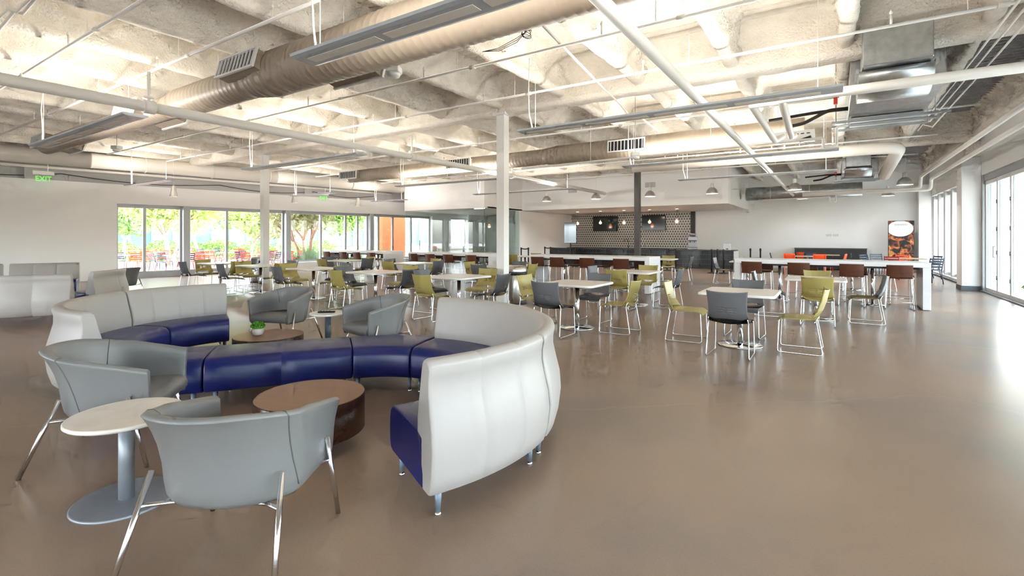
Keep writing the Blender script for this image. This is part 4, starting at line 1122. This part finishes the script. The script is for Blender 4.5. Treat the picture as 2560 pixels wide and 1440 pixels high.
for u, v, nm in ((1444, 559, 'nearest the standing screen'), (1501, 557, 'before the first television'), (1560, 557, 'between the televisions'), (1624, 555, 'before the second television'), (1692, 554, 'nearest the coffee machine')):
    yy = 24.7; x = PY(u, yy); tt = (u-1280)/FPX; d = yy/(CY+SY*tt); z = CAM_H+d*(HORIZON-v)/FPX
    t = thing('bulb_pendant', 'glowing amber bulb pendant over the bar '+nm, 'pendant lamp', (x, yy, z), 0, 'amber bulb pendants')
    MB().sphere((0, 0, 0), .075, 16, 10).build('bulb', 'bulb', t)
    MB().lathe([(.03, .07), (.022, .13), (.01, .15)], 12).build('socket', 'pend_metal', t)
    MB().tube([(0, 0, .15), (0, 0, 2.87-z)], .006, 5).build('cord', 'black_rubber', t)
    ld = bpy.data.lights.new('bulb_light', 'POINT'); ld.energy = 2; ld.color = (1, .7, .45); ld.shadow_soft_size = .08
    lo = bpy.data.objects.new('bulb_light', ld); COL.objects.link(lo); lo.parent = t; lo.location = (0, 0, -.1)
for i, u in enumerate((1444, 1501, 1560, 1624, 1692)):
    t = thing('downlight', '%s small round downlight in the bar soffit from the glazed room' % ('first', 'second', 'third', 'fourth', 'fifth')[i], 'downlight', (PY(u, 24.2), 24.2, 2.868))
    MB().lathe([(.09, -.008), (.095, 0)], 20, cap0=False).build('ring', 'plastic_white', t)
    MB().lathe([(.07, -.004), (.07, 0)], 20).build('lens', 'downlight', t)
    ld = bpy.data.lights.new('downlight_beam', 'SPOT'); ld.energy = 45; ld.spot_size = R_(110); ld.spot_blend = .6; ld.shadow_soft_size = .06; ld.color = (1, .95, .9)
    lo = bpy.data.objects.new('downlight_beam', ld); COL.objects.link(lo); lo.parent = t; lo.location = (0, 0, -.02)
for u, yy, nm in ((1585, YS-.02, 'behind the first dome lamps'), (1430, YS-.02, 'nearer the glazed room')):
    pass
for u, v, nm in ((1431, 476, 'nearer the glazed room'), (1625, 462, 'beside the dark column')):
    yy = YS-.02; x = PY(u, yy); tt = (u-1280)/FPX; d = yy/(CY+SY*tt); z = CAM_H+d*(HORIZON-v)/FPX
    t = thing('air_grille', 'small grey air grille on the bar soffit '+nm, 'grille', (x, yy, z))
    MB().box(-.22, .22, -.01, .02, -.11, .11).build('frame', 'alum', t)
    for k in range(7): MB().box(-.2+k*.058, -.17+k*.058, -.02, -.01, -.095, .095).build('vane', 'wall_grey', t)
def faucet(x, y, label, m, lean=0):
    t = thing('faucet', label, 'faucet', (x, y, .90), .2)
    MB().tube(path_round([(0, 0, 0), (0, 0, .42), (-.12, 0, .5), (-.24, 0, .42), (-.24, 0, .34)], .1, 5), .014, 10).build('spout', m, t)
    MB().lathe([(.03, 0), (.026, .03), (.02, .1)], 14).build('base', m, t)
    MB().tube([(0, 0, .08), (.09, 0, .12)], .008, 8).build('lever', m, t)
faucet(PY(1571, 26.8), 26.8, 'tall black gooseneck faucet at the back bar', 'black_matte')
faucet(PY(1612, 26.8), 26.8, 'chrome faucet half hidden by the dark column', 'chrome')
t = thing('coffee_machine', 'grey espresso machine with hopper at the end of the bar', 'coffee machine', (PY(1731, 24.9), 24.9, .9), .2)
MB().box(-.24, .24, -.22, .22, 0, .09, .02).build('drip_tray', 'machine', t)
MB().box(-.22, .22, .02, .22, .09, .62, .02).build('body', 'machine', t)
MB().box(-.22, .22, -.2, .2, .42, .62, .03).build('brew_head', 'machine', t)
MB().lathe([(.10, .62), (.16, .72), (.16, .76), (.14, .78)], 20).build('hopper', 'machine', t)
for s in (-.1, .1): MB().tube([(s, -.14, .42), (s, -.14, .36), (s, -.26, .35)], .018, 8).build('portafilter', 'black_rubber', t)
t = thing('standing_screen', 'upright glossy display screen on a black stand before the bar', 'display', (PY(1426, 23.4), 23.4), .15)
MB().box(-.34, .34, -.03, .03, 1.18, 2.26, .01).build('screen_frame', 'black_matte', t)
MB().box(-.325, .325, -.034, -.03, 1.2, 2.24).build('screen', 'screen_gloss', t)
MB().box(-.03, .03, .0, .05, .02, 1.3).build('pole', 'black_matte', t)
MB().box(-.3, .3, -.25, .25, 0, .02, .004).build('foot', 'black_matte', t)
t = thing('napkin_box', 'small white box on the terrace end of the bar counter', 'box', (PY(1818, 24.8), 24.8, .9), .1)
MB().box(-.16, .16, -.1, .1, 0, .3, .01).build('box', 'plastic_white', t)
MB().box(-.05, .05, -.104, -.1, .03, .07).build('slot', 'black_matte', t)
# queue posts with belts
us = [(1303, 20.3), (1321, 20.3), (1362, 22.9), (1376, 22.4), (1438, 22.4), (1517, 22.4), (1668, 22.3), (1689, 22.0), (1779, 21.6), (1794, 21.6), (1809, 21.6), (1876, 24.2), (1901, 24.4)]
nmq = ['first', 'second', 'third', 'fourth', 'fifth', 'sixth', 'seventh', 'eighth', 'ninth', 'tenth', 'eleventh', 'twelfth', 'thirteenth']
qp = []
for i, (u, yy) in enumerate(us):
    x = PY(u, yy); qp.append((x, yy)); t = thing('queue_post', '%s black queue post along the bar counting from the glazed room' % nmq[i], 'queue post', (x, yy), 0, 'black queue posts')
    MB().lathe([(.17, 0), (.175, .006), (.16, .03), (.05, .05), (.032, .06)], 24).build('base', 'black_matte', t)
    MB().lathe([(.032, .05), (.032, .88), (.04, .89), (.04, .98), (.034, 1.0)], 16).build('pole', 'black_matte', t)
    if i + 1 < 8 and i not in (1,):
        x2, y2 = PY(us[i+1][0], us[i+1][1]), us[i+1][1]; vs = []
        for k in range(7):
            f = k/6; zz = .955-.03*math.sin(PI*f); vs.append(((x2-x)*f, (yy*0+(y2-yy)*f), zz))
        b = MB(); b.sweep([[(a[0], a[1]-.002, a[2]-.025), (a[0], a[1]+.002, a[2]-.025), (a[0], a[1]+.002, a[2]+.025), (a[0], a[1]-.002, a[2]+.025)] for a in vs], smooth=False)
        b.build('belt', 'belt', t)

# ---------------------------------------------------------------- far terrace corner
x0, x1 = -1.5, 1.25
t = thing('credenza', 'low black cabinet against the far white wall', 'cabinet', ((x0+x1)/2, 26.85))
w = (x1-x0)/2
MB().box(-w, w, -.3, .3, .06, .96, .004).build('body', 'black_matte', t)
MB().box(-w-.02, w+.02, -.32, .32, .96, 1.0, .004).build('top', 'col_dark', t)
for k in range(4):
    d = MB().box(-w+.02+k*w/2, -w-.0+(k+1)*w/2, -.32, -.3, .08, .94).build('door', 'black_matte', t)
    MB().box(-w+.1+k*w/2, -w+.14+k*w/2, -.335, -.32, .6, .78).build('handle', 'black_gloss', d)
for nm, u, v in (('paired outlet plate', 2072, 588), ('three-gang outlet plate', 2089, 588)):
    tt = (u-1280)/FPX; d = YB/(CY+SY*tt); t = thing('outlet_plate', 'white '+nm+' on the far wall above the cabinet', 'outlet', (PY(u, YB), YB-.006, CAM_H+d*(HORIZON-v)/FPX))
    MB().box(-.12, .12, -.005, .005, -.06, .06).build('plate', 'plastic_white', t)
    for k in (-1, 0, 1): MB().box(k*.07-.015, k*.07+.015, -.008, -.005, -.03, .03).build('socket', 'wall_grey', t)
t = thing('poster_sign', 'tall food poster with a white oval leaning by the terrace pillar', 'poster', (2.43, 26.55))
MB().box(-.44, .44, 0, .04, .3, 2.2, .004).build('board', 'black_matte', t)
MB().box(-.42, .42, -.004, 0, .32, 2.18).build('print', 'poster_print', t)
N = 40; ov = []
for k in range(N):
    a = 2*PI*k/N; ov.append((max(-.42, -.03+.44*math.cos(a)), min(2.18, 1.86+.335*math.sin(a))))
MB().sweep([[(x, -.008, z) for x, z in ov], [(x, -.004, z) for x, z in ov]]).build('white_oval', 'paper', t)
for k in range(6):
    a = -.23+k*.075
    MB().box(a, a+.065, -.010, -.008, 2.0, 2.012).box(a, a+.065, -.010, -.008, 2.05, 2.062).box(a, a+.01, -.010, -.008, 2.012, 2.05).box(a+.055, a+.065, -.010, -.008, 2.012, 2.05).build('boxed_letter', 'print_grey', t)
for z, w_ in ((1.93, .11), (1.87, .22), (1.82, .22), (1.72, .21), (1.66, .18), (1.61, .1)): MB().box(-w_-.03, w_-.03, -.0095, -.008, z-.006, z+.006).build('text_line', 'wall_grey', t)
for s in (-.3, .3): MB().box(s-.02, s+.02, 0, .04, 0, .3).build('stand_leg', 'black_matte', t)

# plastic chairs (face +y): solid or slatted back
def plastic_chair_parts(t, m, slats):
    for s in (-1, 1):
        MB().tube(path_round([(s*.20, .20, 0), (s*.205, .19, .43), (s*.205, -.2, .45), (s*.20, -.29, .83)], .03), .014, 6).build('side_frame', m, t)
        MB().tube([(s*.20, -.27, 0), (s*.205, -.18, .44)], .014, 6).build('rear_leg', m, t)
    if slats:
        for k in range(4): MB().box(-.2, .2, -.205-.024*k-.03, -.195-.024*k-.03, .52+k*.083, .57+k*.083).build('back_slat', m, t)
        for k in range(5): MB().box(-.2, .2, -.19+k*.08, -.13+k*.08, .445, .458).build('seat_slat', m, t)
    else:
        mb = MB(); shell(mb, [-.205, -.1, 0, .1, .205], [0, .05, .15, .25, .33], lambda x, z: ((x, -.22-.08*z/.33+.5*x*x, .52+z), (0, 1, .2)), .014); mb.build('backrest', m, t)
        ms = MB(); shell(ms, [-.205, -.1, 0, .1, .205], [-.2, -.1, 0, .1, .2], lambda x, y: ((x, y, .45-.015*(1-(x/.2)**2)), (0, 0, 1)), .016); ms.build('seat', m, t)
PC = {}
def plastic_chair(x, y, heading, kind, m, label, group):
    k = (kind, m)
    if k not in PC:
        t = thing('plastic_chair', label, 'chair', (x, y), -heading, group); plastic_chair_parts(t, m, kind == 'slat'); kids_of(t); PC[k] = t; return t
    return dup(PC[k], (x, y), -heading, label, group)
def cafe_table(x, y, label, top, r=None, z=.74, group='cafe tables'):
    t = thing('cafe_table', label, 'table', (x, y), 0, group)
    if r: MB().lathe([(r-.01, z-.03), (r, z-.02), (r, z)], 36).build('table_top', top, t)
    else: MB().box(-.55, .55, -.4, .4, z-.03, z, .01).build('table_top', top, t)
    MB().lathe([(.035, .01), (.035, z-.03)], 14).build('post', 'white_metal', t)
    MB().lathe([(.25, 0), (.25, .015), (.05, .025)], 24).build('base', 'white_metal', t)
cafe_table(-.85, 23.0, 'wood-topped table with orange chairs in front of the low black cabinet', 'oak_top')
cafe_table(2.2, 22.6, 'wood-topped table with slatted chairs beside the poster', 'oak_top')
cafe_table(-.3, 25.2, 'pale table near the low black cabinet', 'oak_top')
G = 'plastic chairs in the far corner'
for x, y, h, k, m, lb in [
  (-1.35, 22.35, .3, 'solid', 'orange_plastic', 'orange solid-back chair at the near left of the wood table'), (-.45, 22.25, -.1, 'solid', 'orange_plastic', 'orange solid-back chair with its back to the bar table'),
  (.15, 23.15, -1.4, 'solid', 'orange_plastic', 'orange solid-back chair at the terrace end of the wood table'), (-1.0, 24.6, .4, 'solid', 'orange_plastic', 'orange solid-back chair close to the low cabinet'),
  (-1.9, 23.0, 1.5, 'solid', 'navy_plastic', 'navy solid-back chair at the bar end of the wood table'), (-.8, 23.9, 3.1, 'solid', 'navy_plastic', 'navy solid-back chair across the wood table'),
  (1.2, 23.3, 2.3, 'slat', 'navy_plastic', 'navy slatted chair beside the low cabinet end'), (1.55, 24.4, 2.8, 'slat', 'leg_grey', 'grey slatted chair behind the slatted navy chair'),
  (1.75, 21.95, .1, 'slat', 'maroon_plastic', 'dark red slatted chair near the bar table end'), (2.25, 23.5, 3.0, 'slat', 'orange_plastic', 'orange slatted chair in front of the poster'),
  (2.9, 23.0, -2.0, 'slat', 'navy_plastic', 'navy slatted chair close under the poster'), (2.62, 20.6, -.5, 'slat', 'navy_plastic', 'navy slatted chair standing past the bar table end')]:
    plastic_chair(x, y, h, k, m, lb, G)

# ---------------------------------------------------------------- outdoors, patio side
struct('ground', MB().box(-95, -26, -60, 90, -.35, -.04).box(-26, -19, YK, 90, -.35, -.045), 'concrete_out')
struct('ground_terrace', MB().box(XR+.36, 60, -40, 60, -.3, -.04), 'terrace_floor')
# planting bed
struct('planting_bed', MB().box(-45.5, -37.5, -12, 52, -.1, .12), 'soil')
def tree(x, y, h, spread, label, leafm, bark, n, seed, lean=0, leaf=.16, zc=None):
    rt = random.Random(seed); t = thing('tree', label, 'tree', (x, y, -.05)); tips = []
    tb = MB()
    def grow(p, d, L, r, depth):
        pts = [p]; q = Vector(p); dd = Vector(d)
        for k in range(3):
            dd = (dd+Vector((rt.uniform(-.16, .16), rt.uniform(-.16, .16), .06))).normalized(); q = q+dd*L/3; pts.append(Vector(q))
        tb.tube(pts, r, 7, radii=[r, r*.88, r*.78, r*.68]); 
        if depth == 0: tips.append(q); return
        if depth < 3: tips.append(q)
        for k in range(3 if depth > 1 else 2):
            a = rt.uniform(0, 2*PI); nd = (dd+Vector((math.cos(a), math.sin(a), .15))*.62).normalized(); grow(q, nd, L*.72, r*.6, depth-1)
    for k in range(3 if lean else 1):
        a = k*2.1+seed; grow(Vector((0, 0, 0)), Vector((.38*math.cos(a)*(1 if lean else .1), .38*math.sin(a)*(1 if lean else .1), 1)).normalized(), h*.38, .1+.02*h/4, 3)
    tb.build('trunk', bark, t)
    lm = MB()
    for i in range(n):
        c = rt.choice(tips); r = spread*rt.random()**.5; a = rt.uniform(0, 2*PI); ph = rt.uniform(-1, 1)
        c = c+Vector((r*math.cos(a)*math.sqrt(1-ph*ph), r*math.sin(a)*math.sqrt(1-ph*ph), r*ph*.7))
        u = Vector((rt.uniform(-1, 1), rt.uniform(-1, 1), rt.uniform(-1, 1))).normalized()*leaf*rt.uniform(.6, 1.2); w = u.orthogonal().normalized()*leaf*.4
        lm.add([c-u, c+w, c+u, c-w], [(0, 1, 2, 3)])
    o = lm.build('foliage', leafm, t); o['kind'] = 'stuff'
def out(u, d): return RD((u-1280)/FPX*d, d)
TREES = [(305, 31, 3.6, 1.0, 'small dark-trunked tree beyond the first patio pane', 'leaf_mid', 'bark', 0), (425, 27, 4.2, 1.1, 'spreading many-stemmed tree beyond the sliding door', 'leaf_light', 'bark', 1), (500, 34, 4.0, 1.2, 'pale leafy tree behind the second patio window', 'leaf_olive', 'bark', 0),
         (625, 31, 3.5, 1.0, 'bright green tree seen beside the window side column', 'leaf_light', 'bark', 0), (690, 29, 4.0, 1.0, 'olive tree between the column and the grey post', 'leaf_olive', 'bark', 0), (768, 26.5, 4.0, .95, 'red-barked olive tree close outside the third window', 'leaf_olive', 'bark_red', 1),
         (860, 33, 4.0, 1.1, 'green tree behind the third window panes', 'leaf_mid', 'bark', 0), (1120, 40, 4.2, 1.4, 'green tree seen through the glazed room', 'leaf_light', 'bark', 0), (1180, 42, 4.2, 1.4, 'green tree seen through the glazed room corner', 'leaf_mid', 'bark', 0)]
for i, (u, d, h, sp, lb, lm, bk, ln) in enumerate(TREES):
    x, y = out(u, d); tree(x, y, h, sp, lb, lm, bk, 5200, i+2, ln)
for i, u in enumerate((250, 330, 405, 480, 550, 620, 690, 760, 830, 900)):
    x, y = out(u, 44+(i % 3)*2); tree(x, y, 6.0+(i % 2), 2.0, 'tall background tree behind the office glass, number %d along the patio' % (i+1) if 0 else 'tall background tree, %s from the lounge end of the patio' % ('first', 'second', 'third', 'fourth', 'fifth', 'sixth', 'seventh', 'eighth', 'ninth', 'tenth')[i], ('leaf_light', 'leaf_mid', 'leaf_olive')[i % 3], 'bark', 4200, i+30, 0, .34)
# glass office across the patio
XO = -66
t = thing('office_building', 'low glass office building across the patio', 'building', (XO, 22))
MB().box(-8, 0, -46, 60, 4.6, 6.0).build('roof_band', 'bldg_white', t)
MB().box(-8, -.3, -46, 60, 0, 4.6).build('wall', 'bldg_teal', t)
mat('pane_teal', (.06, .15, .16), .08); mat('pane_blue', (.04, .10, .17), .08)
for k in range(46):
    y = -45.5+k*2.2
    MB().box(-.2, -.16, y+.04, y+2.16, .1, 4.55).build('pane', ('pane_teal', 'pane_blue')[(k*5 % 7) < 3], t)
    MB().box(-.2, .02, y-.04, y+.04, 0, 4.6).build('mullion', 'frame_white', t)
# shrubs
def shrub(x, y, r, label, m, spiky, seed):
    rs = random.Random(seed); t = thing('shrub', label, 'shrub', (x, y, -.04)); b = MB()
    for i in range(170 if spiky else int(520*max(1, r*r))):
        a = rs.uniform(0, 2*PI)
        if spiky:
            d = Vector((math.cos(a)*rs.uniform(.1, .8), math.sin(a)*rs.uniform(.1, .8), 1)).normalized(); L = r*rs.uniform(.8, 1.5); o = Vector((rs.uniform(-.3, .3)*r, rs.uniform(-.3, .3)*r, 0)); w = d.orthogonal().normalized()*.02
            b.add([o-w, o+w, o+d*L], [(0, 1, 2)])
        else:
            ph = rs.uniform(0, 1); rr = r*rs.uniform(.7, 1.05); c = Vector((rr*math.cos(a)*math.sqrt(1-ph*ph), rr*math.sin(a)*math.sqrt(1-ph*ph), rr*ph*.8)); u = Vector((rs.uniform(-1, 1), rs.uniform(-1, 1), rs.uniform(-.3, 1))).normalized()*.1; w = u.orthogonal().normalized()*.05
            b.add([c-u, c+w, c+u, c-w], [(0, 1, 2, 3)])
    o = b.build('foliage', m, t); o['kind'] = 'stuff'
for i, (u, d, r, sp, lb) in enumerate([(760, 25.2, .8, True, 'spiky plant under the red-barked tree'), (785, 25.6, .9, True, 'tall spiky plant beside the third window mullion'), (745, 25.8, .7, True, 'short spiky plant at the grey post'), (340, 32, .8, False, 'round green shrub behind the first patio pane'), (385, 31, .7, False, 'round green shrub near the sliding door tree'), (320, 31.5, .6, False, 'small shrub at the edge of the first pane'), (520, 36, .9, False, 'wide shrub behind the second patio window'), (600, 35, .8, False, 'shrub beneath the bright green tree'), (660, 34, .8, False, 'shrub behind the window side column'), (300, 36, 1.5, False, 'tall hedge shrub at the lounge end of the patio'), (410, 37, 1.6, False, 'tall hedge shrub behind the sliding door'), (470, 37, 1.5, False, 'tall hedge shrub behind the grey post'), (545, 37.5, 1.7, False, 'tall hedge shrub behind the wide window'), (640, 38, 1.6, False, 'tall hedge shrub behind the column'), (720, 38, 1.6, False, 'tall hedge shrub behind the second grey post'), (800, 38, 1.6, False, 'tall hedge shrub behind the third window'), (890, 29, .9, True, 'spiky plant behind the narrow green panes'), (960, 29, .9, True, 'spiky plant before the orange wall')]):
    x, y = out(u, d); shrub(x, y, r, lb, 'leaf_spiky' if sp else 'leaf_mid', sp, i)
# patio tables and chairs
PT = [(318, 21.6, 'R'), (392, 24.6, 'R'), (438, 21.2, 'N'), (505, 22.6, 'R'), (566, 25.2, 'R'), (600, 29, 'R'), (645, 22.6, 'N'), (702, 24.6, 'R'), (522, 29.5, 'N'), (345, 28.8, 'R'), (455, 31, 'R')]
nmt = ['at the first pane', 'behind the sliding door', 'of navy chairs by the sliding door', 'behind the grey post', 'at the middle of the wide window', 'far behind the wide window', 'of navy chairs by the column', 'next to the second grey post', 'farthest, of navy chairs', 'far behind the first pane', 'far behind the sliding door']
for i, (u, d, c) in enumerate(PT):
    x, y = out(u, d); cafe_table(x, y, 'white patio table '+nmt[i], 'bar_white', .45, .72, 'patio tables')
    for k in range(4):
        a = i*.7+k*PI/2; m = 'red_plastic' if (c == 'R') != (k == 3 and i % 2 == 0) else 'navy_plastic'
        plastic_chair(x+.70*math.sin(a), y+.70*math.cos(a), a+PI, 'slat', m, '%s slatted patio chair, seat %s of table %s' % ('red' if m[0] == 'r' else 'navy', ('one', 'two', 'three', 'four')[k], nmt[i]), 'slatted patio chairs')
# seated person on the patio
px, py = out(454, 26.0)
t = thing('person', 'person with dark hair in grey shirt sitting at a patio table', 'person', (px, py, -.03), YAW+1.2)
def skin_body(name, verts, edges, radii, m, parent, root=0):
    me = bpy.data.meshes.new(name); me.from_pydata(verts, edges, []); me.materials.append(MAT[m]); o = bpy.data.objects.new(name, me); COL.objects.link(o); o.parent = parent
    mod = o.modifiers.new('skin', 'SKIN'); sv = me.skin_vertices[0].data
    for i, r in enumerate(radii): sv[i].radius = (r, r); sv[i].use_root = (i == root)
    s = o.modifiers.new('sub', 'SUBSURF'); s.levels = 1; s.render_levels = 1
    return o
V_ = [(0, 0, .50), (0, .02, .72), (0, .01, .95), (0, 0, 1.06), (0, .03, 1.14), (0, .05, 1.26), (.19, 0, 1.0), (.24, .10, .76), (.16, .34, .74), (-.19, 0, 1.0), (-.25, .10, .76), (-.14, .36, .80), (.09, .02, .50), (.11, .42, .50), (.11, .42, .08), (.11, .53, .04), (-.09, .02, .50), (-.11, .42, .50), (-.11, .42, .08), (-.11, .53, .04), (.14, .42, .75), (-.11, .44, .82)]
E_ = [(0, 1), (1, 2), (2, 3), (3, 4), (4, 5), (2, 6), (6, 7), (7, 8), (2, 9), (9, 10), (10, 11), (0, 12), (12, 13), (13, 14), (14, 15), (0, 16), (16, 17), (17, 18), (18, 19), (8, 20), (11, 21)]
RD_ = [.15, .13, .14, .055, .085, .085, .06, .05, .036, .06, .05, .036, .085, .065, .045, .035, .085, .065, .045, .035, .035, .035]
skin_body('body', V_, E_, RD_, 'skin', t)
skin_body('shirt', [(0, 0, .52), (0, .02, .72), (0, .01, .95), (.19, 0, 1.0), (.24, .09, .80), (-.19, 0, 1.0), (-.25, .09, .80)], [(0, 1), (1, 2), (2, 3), (3, 4), (2, 5), (5, 6)], [.17, .15, .16, .075, .065, .075, .065], 'shirt', t)
MB().sphere((0, .01, 1.25), .115, 16, 10, 1.1).build('hair', 'hair', t)
# terrace side planting
x, y = 6.2, 17.0
for i, (xx, yy, r, lb) in enumerate(((5.6, 20.5, .8, 'green bush outside the terrace doors'), (7.5, 24, 1.2, 'bush farther out on the terrace slope'))): shrub(xx, yy, r, lb, 'leaf_mid', False, 40+i)
struct('terrain_bank', MB().box(11, 34, -30, 90, -.04, .5).box(34, 70, -60, 90, -.04, 2.6), 'soil')
struct('terrace_overhang', MB().box(XR+.35, XR+3.4, Y0, YB+.3, 3.4, 3.7), 'bldg_white')  # roof added outside the doors to shade the terrace and cut floor glare
fix_normals()
